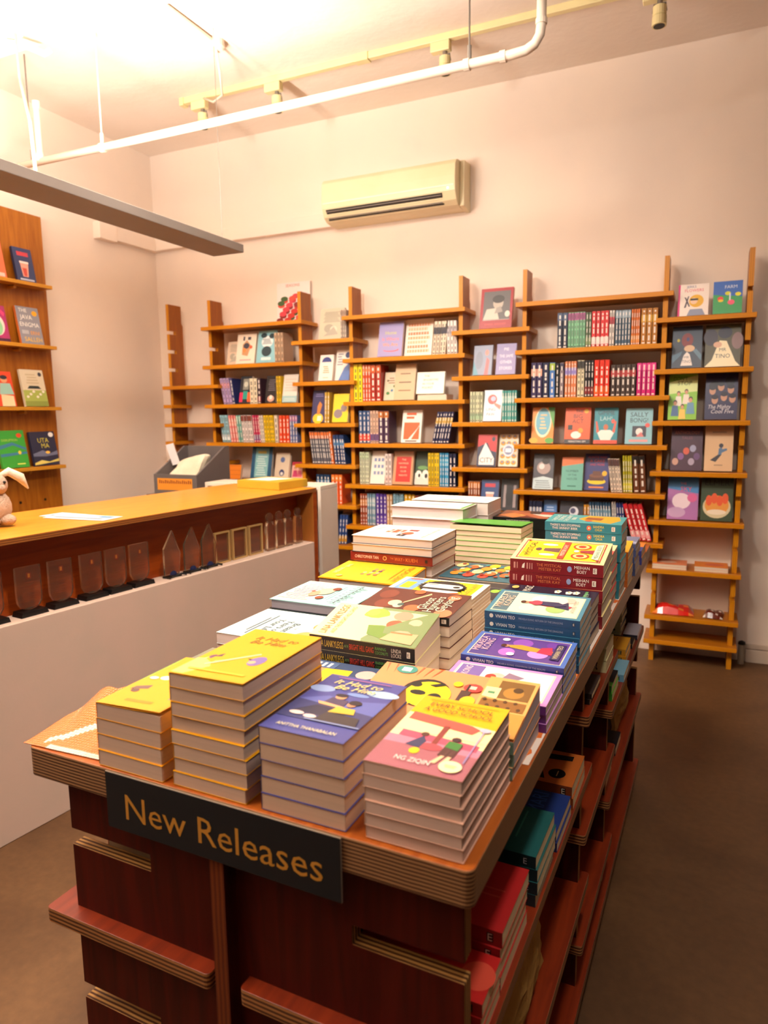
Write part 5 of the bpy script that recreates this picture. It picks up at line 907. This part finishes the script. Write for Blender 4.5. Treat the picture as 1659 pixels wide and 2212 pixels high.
ART = {
 'seasons': [('t', 'SEASONS', .48, .93, .07, 'D86A5A', .8)] + [('c', .08+.84*((k*37) % 17)/17, .06+.66*((k*23) % 13)/13, .11, .06, ('C8281E', 'E0483A', '8A1A1A', '3A5A2A', 'D83A4A')[k % 5]) for k in range(34)] + [('r', .2, .04, .9, .06, 'F4E4E0')],
 'sketch': bars(9, .15, .85, .55, .9, '9A9080') + [('c', .4, .35, .2, .14, 'A8A090'), ('c', .6, .3, .15, .12, 'D8D0BC'), ('p', [(.2, .1), (.8, .15), (.6, .4)], 'B0A898')],
 'map': [('p', [(.3, .3), (.6, .25), (.75, .6), (.5, .8), (.3, .65)], 'C8946A'), ('c', .5, .6, .16, .1, '3A3A4A'), ('c', .4, .45, .1, .08, 'E08A4A'), ('r', .3, .78, .4, .92, '4A4A54'), ('r', .55, .8, .72, .9, '4A4A54'), ('c', .75, .55, .08, .06, 'D85A3A'), ('r', .2, .1, .8, .14, 'D8A0A0')],
 'inkblue': [('c', .5, .65, .3, .18, 'EEF4F4'), ('c', .5, .35, .26, .16, '1E3A44'), ('c', .3, .85, .16, .08, '1E3A44'), ('c', .72, .82, .14, .08, '1E3A44'), ('r', .25, .08, .75, .16, 'E8F0F0')] + bars(4, .25, .75, .58, .76, '4A6A78'),
 'neon': [('r', .25, .5, .75, .9, '8A8A80'), ('r', .0, .05, .28, .4, 'E82A5A'), ('r', .7, .05, 1, .4, 'F0602A'), ('r', .3, .15, .7, .45, '2A9A8A'), ('c', .5, .7, .18, .1, 'C8C8B8')],
 'dusk': bars(6, .2, .85, .45, .9, '6A6670') + [('c', .5, .15, .3, .12, 'D8A898'), ('c', .5, .2, .14, .08, 'F4E8E0')],
 'whiteblue': [('r', 0, 0, 1, .24, 'A8D0D4')] + bars(5, .1, .9, .4, .9, 'DCD4C8') + bars(2, .1, .9, .06, .18, 'D8ECEC'),
 'brick': [('r', 0, .3*k, 1, .3*k+.02, 'B85A1A') for k in (1, 2, 3)],
 'bluecard': [('r', .18, .08, .82, .94, '8AC4C8')] + bars(9, .25, .75, .14, .74, 'D8ECE8') + [('r', .3, .78, .7, .86, 'D8C86A')],
 'dots': [('c', .5, .75, .16, .1, '5A6A9A'), ('c', .5, .28, .18, .12, '2E3A70'), ('c', .5, .25, .1, .06, 'E8E0D8')],
 'pinkfig': fig(.3, .55, .22, 'C83A6A') + fig(.7, .55, .22, 'D8607A') + [('r', 0, .82, 1, 1, 'B8283A')],
 'navyarc': [('p', [(.5+.36*math.cos(PI*k/12), .72+.2*math.sin(PI*k/12)) for k in range(13)], '2A3A80')] + bars(4, .28, .75, .3, .6, 'C8945A') + bars(1, .3, .7, .1, .16, 'D8B08A'),
 'bluewave': [('p', [(.25, 0), (1, 0), (1, .62), (.6, .4)], '5A7AB8'), ('c', .8, .82, .18, .1, '2E3E6A')] + bars(5, .1, .5, .5, .92, '8A8A98'),
 'trophy': [('c', .5, .12, .4, .16, 'F0C01C'), ('p', [(.4, .25), (.6, .25), (.75, .55), (.55, .65), (.4, .5)], 'C87A2A'), ('r', .45, .05, .75, .2, 'F4E8C8')] + bars(2, .2, .8, .8, .92, '7A74A8'),
 'yblob': [('c', .35, .3, .28, .16, '8A7A80'), ('c', .7, .5, .2, .14, '8A7A80'), ('c', .4, .6, .16, .08, 'F0D01C')],
 'squiggle': [('t', 'Home', .5, .68, .1, 'C8C83A', .7), ('t', 'Is Where', .5, .5, .1, 'F07A6A', .74), ('t', 'We Are', .5, .34, .1, 'F0982A', .8), ('c', .55, .18, .32, .05, 'E85A5A'), ('c', .52, .2, .3, .045, '9A90C4')],
 'orangetext': [('r', .1, .08+.12*k, .9-.05*(k % 3), .16+.12*k, ('E89A6A', 'E0784A', 'EAAE86')[k % 3]) for k in range(7)] + [('r', .16+.1*k, .06, .18+.1*k, .94, 'F0E0D0') for k in range(8)],
 'leaves': [('c', .3, .25, .14, .06, '3A7A3A'), ('c', .8, .5, .12, .05, '2E6A2E'), ('c', .6, .35, .1, .05, '4A7A9A'), ('c', .25, .7, .08, .04, '6A5A3A')] + bars(3, .3, .8, .6, .85, '8A6A50'),
 'tan': bars(1, .25, .75, .72, .78, '6A4A2A') + bars(1, .2, .8, .48, .54, '4A3424') + bars(1, .2, .8, .25, .31, '7A5A3A'),
 'pocket': [('t', 'THE', .36, .82, .1, '3A3A3A', .4), ('t', 'SINGAPORE', .5, .64, .1, '3A3A3A', .8), ('t', 'IN YOUR', .42, .46, .1, '3A3A3A', .6), ('t', 'POCKET', .4, .28, .1, '3A3A3A', .56)],
 'orangebox': [('r', .1, .1, .9, .62, 'F05A1E'), ('p', [(.35, .1), (.5, .1), (.9, .55), (.88, .5)], 'F8E8DC'), ('r', .2, .84, .7, .92, 'E8602A'), ('r', .2, .73, .6, .80, 'E8602A'), ('r', .2, .03, .8, .07, '5A4A44')],
 'stamps': [('r', .2+.25*(k % 3), .28+.2*(k//3), .36+.25*(k % 3), .38+.2*(k//3), '7A8AB0') for k in range(9)],
 'redpanel': [('r', .14, .08, .9, .84, 'C8281E')] + [('t', s, .52, y, .055, 'F0C8A0', .6) for s, y in (('THE', .75), ('HAWKER', .64), ('BOOK', .52), ('CLUB', .4), ('NIGHTS', .28))],
 'cows': [('p', [(0, 0), (1, 0), (1, .3), (0, .34)], 'D8D4C8'), ('c', .25, .3, .2, .12, 'ECE6DC'), ('c', .7, .3, .22, .14, 'ECE6DC'), ('c', .3, .27, .08, .06, '1A1A1A'), ('c', .76, .26, .1, .07, '1A1A1A'), ('c', .5, .5, .34, .06, '6A9A5A')],
 'photo': [('r', .09, .2, .92, .92, '5E5A5C'), ('r', .09, .2, .92, .21, 'C8B8B0'), ('p', [(.1, .22), (.6, .22), (.5, .5), (.2, .48)], 'C8BEB0'), ('c', .55, .62, .16, .15, 'B4A89C'), ('c', .55, .72, .19, .1, '3A3638'), ('p', [(.45, .36), (.7, .4), (.64, .54), (.5, .5)], '9A9088'), ('c', .85, .34, .08, .08, 'D8D0C4'), ('t', 'ISMAEL WEGNER', .5, .1, .05, 'D8605A', .74)],
 'greyblue': [('c', .7, .75, .1, .1, 'E87A6A'), ('p', [(.6, .0), (.8, .0), (.85, .5), (.7, .6)], 'C8484A'), ('c', .3, .5, .2, .3, '6A7088'), ('p', [(0, .0), (.3, .0), (0, .5)], '4A8AA0')],
 'lav': [('t', 'PIE', .5, .82, .1, 'ECE6F4', .4), ('t', 'THE SAME', .5, .6, .1, 'ECE6F4', .7), ('t', 'OTHER', .5, .4, .1, 'ECE6F4', .6), ('t', 'STORIES', .5, .2, .1, 'ECE6F4', .66)],
 'redbird': [('c', .45, .7, .26, .16, 'E8443A'), ('c', .5, .72, .14, .08, 'A8B0D0'), ('p', [(.5, .62), (.95, .5), (.9, .36), (.6, .5)], 'E87A6A'), ('t', 'LING', .4, .38, .1, '6A6A80', .5), ('t', 'PAW', .4, .22, .1, '6A6A80', .44)],
 'city': [('p', [(0, 1), (1, 1), (1, .45), (.7, .5), (.5, .75), (0, .6)], 'C8202A'), ('c', .82, .86, .09, .07, '2A2E4A'), ('p', [(.1, .3), (.4, .75), (.9, .25), (.9, .05), (.1, .05)], 'EEEAE4'), ('t', 'CITY', .5, .2, .16, '20284A', .7)],
 'gold': [('c', .2+.3*(k % 3), .12+.2*(k//3), .13, .07, 'D89A2A') for k in range(15)] + [('c', .2+.3*(k % 3), .14+.2*(k//3), .06, .03, '7A84A8') for k in range(15)] + [('c', .5, .5, .3, .2, 'D8DCE8'), ('c', .5, .5, .22, .14, '8A90B0'), ('r', .34, .44, .66, .56, 'EEF0F4')],
 'cup': [('p', [(.34, .14), (.62, .14), (.72, .54), (.28, .54)], 'E8A090'), ('p', [(.4, .16), (.56, .16), (.6, .4), (.36, .4)], 'C8483A'), ('r', .2, .76, .8, .88, 'C83A4A'), ('r', .26, .54, .74, .6, 'F4E0DC'), ('r', .15, .03, .9, .08, 'B8C0D8')],
 'statue': [('r', .15, .1, .3, .8, '9A8A8A'), ('r', .72, .1, .88, .8, '9A8A8A'), ('c', .5, .45, .22, .3, '14141A')],
 'oval': [('c', .5, .58, .38, .42, 'EFE6C0'), ('c', .5, .6, .33, .37, '6AB0C4'), ('p', [(.7, 1), (1, 1), (1, .4), (.9, .6)], '4A9A3A'), ('c', .1, .08, .2, .08, 'F0A81E'), ('c', .82, .08, .2, .08, '5AA83A')] + bars(5, .34, .66, .4, .85, 'F0C890'),
 'bigact': [('t', 'THE', .55, .9, .08, '2A1A14', .3), ('t', 'BIG', .5, .76, .12, '2A1A14', .44), ('t', 'ACT', .5, .62, .12, '2A1A14', .44), ('c', .82, .9, .09, .06, 'F0B81E'), ('r', .12, .38, .3, .52, '1A1414'), ('c', .45, .24, .2, .1, 'F4EAE0'), ('c', .62, .36, .1, .07, 'F0981E'), ('r', 0, 0, 1, .12, '2A2A30'), ('t', 'SEBASTIAN SIM', .5, .06, .05, 'F0E8E0', .8)],
 'gimme': [('t', 'GIMME', .5, .86, .12, '1A2A34', .7), ('t', 'LAH!', .5, .7, .12, 'B0D8DC', .5), ('p', [(.3, .1), (.7, .1), (.85, .3), (.7, .38), (.3, .38), (.15, .3)], 'F4ECE4'), ('c', .5, .46, .1, .08, 'C8683A'), ('p', [(.12, .3), (.06, .62), (.12, .62), (.22, .34)], 'E85A3A'), ('p', [(.88, .3), (.94, .62), (.88, .62), (.78, .34)], 'E85A3A'), ('r', 0, 0, 1, .1, 'E84A2A'), ('c', .8, .62, .08, .06, 'E85A4A')],
 'sally': [('t', 'SALLY', .5, .82, .13, '2A3440', .66), ('t', 'BONG!', .5, .66, .13, '2A3440', .66), ('r', .26, .2, .78, .5, '3A3A4A'), ('c', .52, .34, .13, .1, 'F0E8E4'), ('p', [(.4, .2), (.7, .2), (.6, .34)], 'D87A7A'), ('c', .82, .52, .09, .06, 'E8605A'), ('r', .15, .06, .85, .12, 'E89A9A')],
 'bw': [('p', [(0, 0), (1, 0), (1, .3), (.5, .36), (0, .3)], 'C8D8DC'), ('c', .5, .6, .34, .18, 'B09A94'), ('c', .4, .64, .14, .08, 'E8DCD8'), ('c', .6, .8, .2, .1, '2A2428')] + bars(4, .1, .9, .04, .28, '8A9AA4'),
 'house': [('p', [(0, .72), (1, .82), (1, 1), (0, 1)], 'E8783A'), ('t', 'NUMBER', .5, .58, .07, '2E5A54', .6), ('t', 'OF THE', .5, .46, .06, '2E5A54', .4), ('t', 'HOUSE', .5, .34, .07, '2E5A54', .7), ('r', .3, .1, .7, .14, '3A7A6A')],
 'cake': [('t', 'AUNTIE HAD', .5, .9, .06, 'D83A4A', .8), ('t', 'A CAKE', .5, .8, .08, 'D83A4A', .7), ('t', 'AND MORE', .5, .7, .06, 'D83A4A', .6), ('c', .5, .24, .38, .08, 'F0D01E'), ('r', .2, .26, .8, .4, '5A342A'), ('c', .5, .4, .3, .06, '7A4A34'), ('r', .34, .4, .66, .52, '6A3E2E'), ('c', .82, .46, .1, .07, 'F0B81E'), ('r', .2, .06, .8, .1, 'E8884A')],
 'plainblue': bars(2, .2, .8, .7, .85, 'A8C0E0'),
 'orb': [('c', .6, .7, .2, .14, 'D8D8E4'), ('c', .56, .72, .12, .08, '4A4A6A'), ('r', .1, .1, .5, .3, 'C8782A')],
 'flowers': [('r', 0, 0, .06, 1, 'D8207A'), ('t', 'JERKS', .42, .92, .08, '5A6A9A', .45), ('t', 'FLOWERS', .52, .8, .09, 'E0506A', .74), ('c', .6, .46, .24, .2, 'E8B01E'), ('c', .52, .46, .12, .1, 'F0C8A8'), ('r', .4, .48, .66, .54, '1A1A1E'), ('p', [(.2, .6), (.26, .58), (.4, .3), (.36, .28)], '5A4A54'), ('p', [(.36, .62), (.32, .62), (.2, .26), (.26, .26)], '5A4A54'), ('p', [(.3, .0), (.9, .0), (.8, .2), (.4, .2)], '8A90A8')],
 'farm': [('p', [(0, 0), (1, 0), (1, .5), (0, .6)], '3AA05A'), ('p', [(0, .6), (1, .5), (1, 1), (0, 1)], '3A6AC0'), ('t', 'FARM', .6, .82, .1, 'D8E4F4', .5), ('c', .25, .46, .1, .07, 'E83A3A'), ('c', .5, .62, .1, .06, 'D8D81E'), ('c', .62, .34, .12, .08, 'F05A7A'), ('c', .85, .58, .1, .06, 'E8E02A'), ('c', .26, .4, .09, .04, 'F0C81E'), ('r', .55, .4, .6, .62, 'E8E8F0')],
 'ting1': [('c', .5, .66, .2, .17, '7A1A20'), ('c', .52, .68, .05, .05, '2A2A6A'), ('c', .58, .46, .18, .08, 'D8B08A'), ('p', [(.3, .05), (.7, .05), (.6, .32), (.5, .38), (.4, .3)], 'E8DCD4'), ('t', 'MR', .5, .25, .06, '4A4A54', .2), ('t', 'TINO', .5, .15, .07, '4A4A54', .3), ('p', [(0, .1), (.3, .3), (.35, .4), (0, .3)], '4A6A84'), ('p', [(1, .3), (.8, .45), (.7, .4), (1, .15)], '5A7A90'), ('c', .2, .66, .05, .04, 'B8A82A')],
 'ting2': [('c', .15, .7, .2, .2, '2A1E34'), ('c', .55, .8, .2, .14, '1E1A34'), ('c', .9, .6, .16, .2, '8A6A6A'), ('p', [(.0, .0), (1, .0), (.86, .12), (.6, .6), (.4, .62), (.2, .16)], 'F4E4BC'), ('t', 'MR', .5, .4, .08, '3A3A3A', .3), ('t', 'TINO', .5, .25, .1, '3A3A3A', .42), ('c', .35, .52, .12, .07, 'D8A88A')],
 'kids': [('p', [(0, .55), (1, .6), (1, .95), (0, .8)], 'DCE89A'), ('t', "DON'T", .4, .88, .08, '3A5A2A', .5, .1), ('t', 'STOP', .55, .78, .09, '3A5A2A', .5, .1)] + fig(.35, .5, .13, 'F0E8DC') + fig(.62, .54, .13, 'F0E0D0') + fig(.24, .3, .14, '4A6A9A') + fig(.78, .36, .15, '6A9ABC') + fig(.5, .22, .13, 'F0C85A'),
 'faces': [('c', .3, .72, .2, .1, '14122A'), ('c', .75, .82, .16, .09, '1A1830')] + [('c', x, y, .1, .09, 'C8947A') for x, y in ((.22, .62), (.48, .7), (.78, .64), (.3, .42), (.58, .48), (.84, .44))] + [('c', x, y+.06, .11, .05, '1A1630') for x, y in ((.22, .62), (.48, .7), (.78, .64), (.3, .42), (.58, .48), (.84, .44))] + [('t', 'The Mighty', .45, .27, .09, 'E0D8E4', .7, .2), ('t', 'Cool Five', .55, .17, .09, 'E0D8E4', .7, .2)],
 'plumart': [('t', 'ANTHOLOGY', .5, .86, .08, 'A85A4A', .8), ('t', 'TALES', .5, .74, .06, '8A4A5A', .5)] + [('c', .15+.17*k, .2+.12*(k % 3), .1, .08, ('C89A8A', '8A5A9A', 'D8604A', 'B0A0B8', '6A4A7A')[k % 5]) for k in range(5)] + [('c', .7, .5, .1, .08, 'A0A0C0')],
 'runner': [('c', .58, .56, .08, .05, '3A3A4A'), ('p', [(.5, .5), (.62, .52), (.6, .36), (.48, .34)], '5A7AA0'), ('p', [(.48, .36), (.6, .36), (.4, .2), (.2, .24)], '3A3A44'), ('p', [(.6, .4), (.8, .46), (.78, .5), (.6, .48)], '5A7AA0'), ('r', .25, .84, .75, .87, 'B8947A'), ('r', .35, .12, .65, .14, 'A8846A')],
 'galaxy': [('p', [(0, .7), (1, .6), (1, 1), (0, 1)], '4A8AC8'), ('c', .45, .42, .3, .18, 'F0D8E4'), ('t', 'THE', .5, .82, .05, 'E85A6A', .3), ('t', 'SKY', .6, .7, .1, 'E8506A', .6), ('c', .8, .5, .16, .1, 'D8609A'), ('c', .3, .16, .3, .12, 'C8A0C8')],
 'soup': [('t', 'ELMER', .5, .87, .13, '12160E', .9), ('c', .5, .32, .44, .26, 'D8C8A0'), ('c', .5, .36, .38, .22, 'E8983A')] + [('c', .25+.17*k, .46+.05*(k % 2), .1, .12, 'E85A2A') for k in range(4)] + [('c', .5, .2, .3, .06, 'F0E0C8')],
 'sunset': [('c', .5, .6, .3, .2, 'F0A8A0'), ('c', .4, .3, .3, .14, 'C83A6A'), ('r', .1, .02, .9, .12, 'E8C0B8'), ('r', .3, .7, .8, .78, 'F4D8C8')],
 'palm': [('c', .5, .45, .36, .3, 'E8D8D0'), ('c', .5, .4, .26, .24, '8AC89A'), ('r', 0, 0, 1, .08, '4A1A3A'), ('p', [(.6, .9), (.9, .7), (.95, .8), (.7, .95)], 'E03A7A')],
 'java': [('t', 'THE', .3, .9, .1, 'F0ECE8', .36), ('t', 'JAVA', .4, .72, .12, 'F0ECE8', .56), ('t', 'ENIGMA', .5, .52, .12, 'F0ECE8', .84), ('t', 'ERNI', .68, .3, .1, 'E8982A', .5), ('t', 'SALLEH', .55, .12, .12, 'E8B83A', .8), ('c', .8, .84, .12, .07, 'F0A81E'), ('r', .1, .26, .4, .36, 'B0B0B8')],
 'man': [('p', [(.48, 0), (.95, 0), (.95, .3), (.5, .34)], 'E8D8B0'), ('p', [(.46, .34), (.98, .34), (.9, .66), (.54, .66)], '9AC8C0'), ('c', .7, .76, .12, .09, 'E0A07A'), ('c', .7, .83, .13, .06, '2A2A3A'), ('r', .08, .1, .36, .2, 'F0A01E')] + bars(6, .08, .44, .3, .9, 'F4C0A8'),
 'field': [('r', 0, 0, 1, .44, 'A8B85A'), ('p', [(.2, .48), (.8, .48), (.7, .56), (.3, .56)], '2E3A3A'), ('r', 0, 0, 1, .14, '8A9A4A'), ('c', .84, .88, .08, .06, '3A3A4A')] + [('c', .16+.14*k, .26+.07*(k % 3), .06, .035, 'EFE9DC') for k in range(6)] + bars(4, .2, .75, .62, .92, 'C8B898'),
 'green': [('p', [(0, .5), (.5, .6), (1, .45), (1, .52), (.5, .68), (0, .6)], '3A7A9A'), ('p', [(0, .3), (1, .36), (1, .42), (0, .38)], '3A7A9A'), ('c', .72, .4, .06, .05, 'E8C84A'), ('c', .8, .86, .1, .06, 'E0502A'), ('t', 'DISRUPTION', .42, .74, .06, 'B8D85A', .7), ('r', .55, .08, .85, .11, 'D8E86A')],
 'uta': [('t', 'UTA', .5, .74, .14, 'D8C84A', .6), ('t', 'MA', .55, .58, .14, 'D8C84A', .4), ('c', .85, .9, .1, .07, 'E8E4E0'), ('p', [(0, .35), (.4, .45), (.7, .35), (1, .42), (1, .3), (.5, .26), (0, .28)], '6A708A'), ('c', .6, .38, .09, .04, 'F0B84A'), ('p', [(0, .08), (.3, .16), (.6, .1), (1, .18), (1, .1), (0, .02)], 'D8C86A')],
}
def face_out(T, w, h, colour, key, label, t=.02, lean=13, spine=None, group='books standing face out on shelves'):
    ms = book_meshes(w, h, t, colour, spine or colour, 'E6D6C0', [('r', 0, 0, 1, 1, colour)] + ART[key])
    M = T @ Matrix.Rotation(math.radians(90-lean), 4, 'X')
    return add_book(label, M, ms, group)
RUNS = []
def clampx(x0, x1):                                                 # keep every book between its two uprights
    c = (x0+x1)/2
    lo = max([u for u in U if u < c])+.0145; hi = min([u for u in U if u > c])-.0145
    return max(x0, lo), min(x1, hi)
def spine_mesh(w, h, c1, c2, d=.13, seed=0, raw=False):
    rnd = random.Random(seed); b = MB(); k = .0006
    b.box(k, w-k, 0, .0012, 0, h, 0, c1); b.box(k, k+.0008, 0, d, 0, h, 0, c1); b.box(w-k-.0008, w-k, 0, d, 0, h, 0, c1)
    b.box(k+.0008, w-k-.0008, .0012, d-.002, .001, h-.0015, 1, 'E6D6C0')
    y = -.0002; m = w*.14
    a = rnd.uniform(.1, .2)
    if c1 != c2: z0 = rnd.choice((.62, .08, .78)); b.poly([(k, y, h*z0), (w-k, y, h*z0), (w-k, y, h*(z0+.2)), (k, y, h*(z0+.2))], 0, c2)
    lc = 'EFE6DC' if sum(lin(c1)[:3]) < 1.2 else '4A4440'
    z = h*a
    while z < h*.9:
        l = rnd.uniform(.012, .035); l = min(l, h*.94-z)
        if l > .004: b.poly([(w*.36, y*2, z), (w*.64, y*2, z), (w*.64, y*2, z+l), (w*.36, y*2, z+l)], 0, lc)
        z += l+rnd.uniform(.005, .02)
    b.poly([(m*1.6, y*2, h*.03), (w-m*1.6, y*2, h*.03), (w-m*1.6, y*2, h*.065), (m*1.6, y*2, h*.065)], 0, lc)
    return b if raw else b.mesh('spine_out_book', [M_PRINT, M_PAGE])
for si, (bay, nm, z, rows) in enumerate(W):
    fk = 0
    for ri, r in enumerate(rows):
        if r[0] == 'F':
            _, x0, x1, h, colr, key, desc = r; fk += 1
            sp = 'D8207A' if key == 'flowers' else None
            t = .022
            x0, x1 = clampx(x0, x1)
            if key == 'seasons':                                    # stands behind the upright, against the wall
                face_out(Matrix.Translation((-2.815, 4.383, z+.0012)), .272, .29, colr, key, f'{desc} behind upright, {nm}, {bay}', .012, 1.5); continue
            if key == 'pocket': h -= .036; z_ = z+.036
            else: z_ = z
            dy = .022 + (.03 if ri and rows[ri-1][0] == 'F' and rows[ri-1][5] not in ('sketch', 'leaves') and rows[ri-1][2] > x0-.012 else 0) + (.03 if key in ('sketch', 'leaves') else 0)
            face_out(Matrix.Translation((x0, 4.20+dy, z_+.0012)), x1-x0, h/.974, colr, key, f'{desc}, {nm}, {bay}', t, 13, sp)
        else:
            _, x0, x1, h, n, c1, c2, ln, desc = r
            x0, x1 = clampx(x0, x1); wd = (x1-x0)/n; al = math.atan(ln); cw = wd*math.cos(al)-.0006
            hh = h/math.cos(al)-.002
            mats = [Matrix.Translation((x0+i*wd, 4.205+.004*((i*7) % 3), z+.001+(abs(math.sin(al))*cw if al > 0 else 0))) @ Matrix.Rotation(al, 4, 'Y') for i in range(n)]
            labs = [f'{desc}, {nm}, {bay}' if n == 1 else f'{ORDN[i]} of {NUM[n]} {desc}, {nm}, {bay}' for i in range(n)]
            RUNS.append((cw*h, cw, hh, c1, c2, si*31+ri, mats, labs, f'{desc}s, {nm}, {bay}'))
# the spine-out books that show largest are things of their own; the thinnest ones are past the count limit and stay one object
RUNS.sort(key=lambda r: -r[0]); left = 300-len([o for o in bpy.data.objects if o.name.split('.')[0] == 'book'])-14
rest = MB()
for _, cw, hh, c1, c2, seed, mats, labs, grp in RUNS:
    if left-len(mats) >= 0:
        left -= len(mats); me = spine_mesh(cw, hh, c1, c2, .13, seed)
        for M, lab in zip(mats, labs):
            o = bpy.data.objects.new('book', me); C.objects.link(o); o.matrix_world = M; tag(o, lab, 'book', grp)
    else:
        sb = spine_mesh(cw, hh, c1, c2, .13, seed, raw=True)
        for M in mats:
            n0 = len(rest.v); rest.v += [tuple(M @ Vector(p)) for p in sb.v]
            rest.f += [[n0+i for i in f] for f in sb.f]; rest.m += sb.m; rest.c += sb.c
o = rest.build('spine_out_books', [M_PRINT, M_PAGE]); tag(o, 'rows of thin spine-out paperbacks filling the shelves of the wall bookcase', 'books'); o['kind'] = 'stuff'
# books on the left wall display
for nm, z, y0, y1, h, colr, key, desc in LW:
    # covers face +X (into the room), bottoms on the shelf, leaning back to the board
    wv = y1-y0
    T = Matrix.Translation((-3.80, y0, z+.001)) @ Matrix.Rotation(PI/2, 4, 'Z')
    face_out(T, wv, h/.985, colr, key, f'{desc} on the {nm} shelf of left wall display', .018, 10, {'cup': '1E2444', 'java': 'C8682A'}.get(key), 'books on the left wall display')
# flat things on the rightmost bay and loose stacks
def flat(label, x0, x1, y0, d, z0, t, c, pages='E6D6C0', front=None, rz=0, cat='book', n=1, spine=None, name='book', group=None):
    for i in range(n):
        ms = book_meshes(x1-x0, d, t-.0003, c, spine or c, pages, front if i == n-1 else None)
        lb = label if n == 1 else f'{["lower", "middle", "upper"][i if n == 3 else i*2]} {label}'
        add_book(lb, Matrix.Translation((x0, y0, z0+.0006+i*t)) @ Matrix.Rotation(rz, 4, 'Z'), ms, group, name, cat)
flat('white paperback lying flat under the lettered book, middle wide bay', -1.66, -1.465, 4.175, .13, 1.53, .017, 'F0E8D4', n=2, front=[('r', 0, 0, 1, 1, 'F0E8D4')])
flat('orange marbled flat book at left, sixth shelf, rightmost narrow bay', -.225, -.045, 4.18, .15, .555, .014, 'E07A4A', n=2, front=[('r', 0, 0, 1, 1, 'E8885A'), ('c', .4, .5, .3, .2, 'F0C0A8')])
flat('orange marbled flat book at right, sixth shelf, rightmost narrow bay', -.005, .165, 4.18, .15, .555, .014, 'E87A1E', n=2, front=[('r', 0, 0, 1, 1, 'E8821E'), ('c', .6, .5, .3, .2, 'D85A3A')])
def packet(label, x, y, z, w, d, h, c, c2, rz):
    b = MB(); n = 8
    for i in range(n):
        for j in range(n):
            P = lambda u, v: (w*u, d*v, .004+h*math.sin(PI*min(1, max(0, u)))**.5*math.sin(PI*v)**.5*(.75+.25*math.sin(5*u+3*v)))
            b.poly([P(i/n, j/n), P((i+1)/n, j/n), P((i+1)/n, (j+1)/n), P(i/n, (j+1)/n)], 0, c2 if (i+j*2) % 7 == 0 else c)
    b.box(.002, w-.002, .002, d-.002, 0, .0035, 0, c)
    o = b.build('packet', bpy.data.materials['glossy_wrap'], smooth=True, loc=(x, y, z+.001), rot=(0, 0, rz)); tag(o, label, 'packet')
packet('glossy red plastic packet on the seventh shelf, rightmost bay', -.215, 4.19, .285, .22, .16, .07, 'D8261E', 'E8843A', .03)
packet('small dark and white packet right of the red one', .05, 4.20, .285, .10, .14, .05, '6A2A1E', 'E8DCD0', -.1)
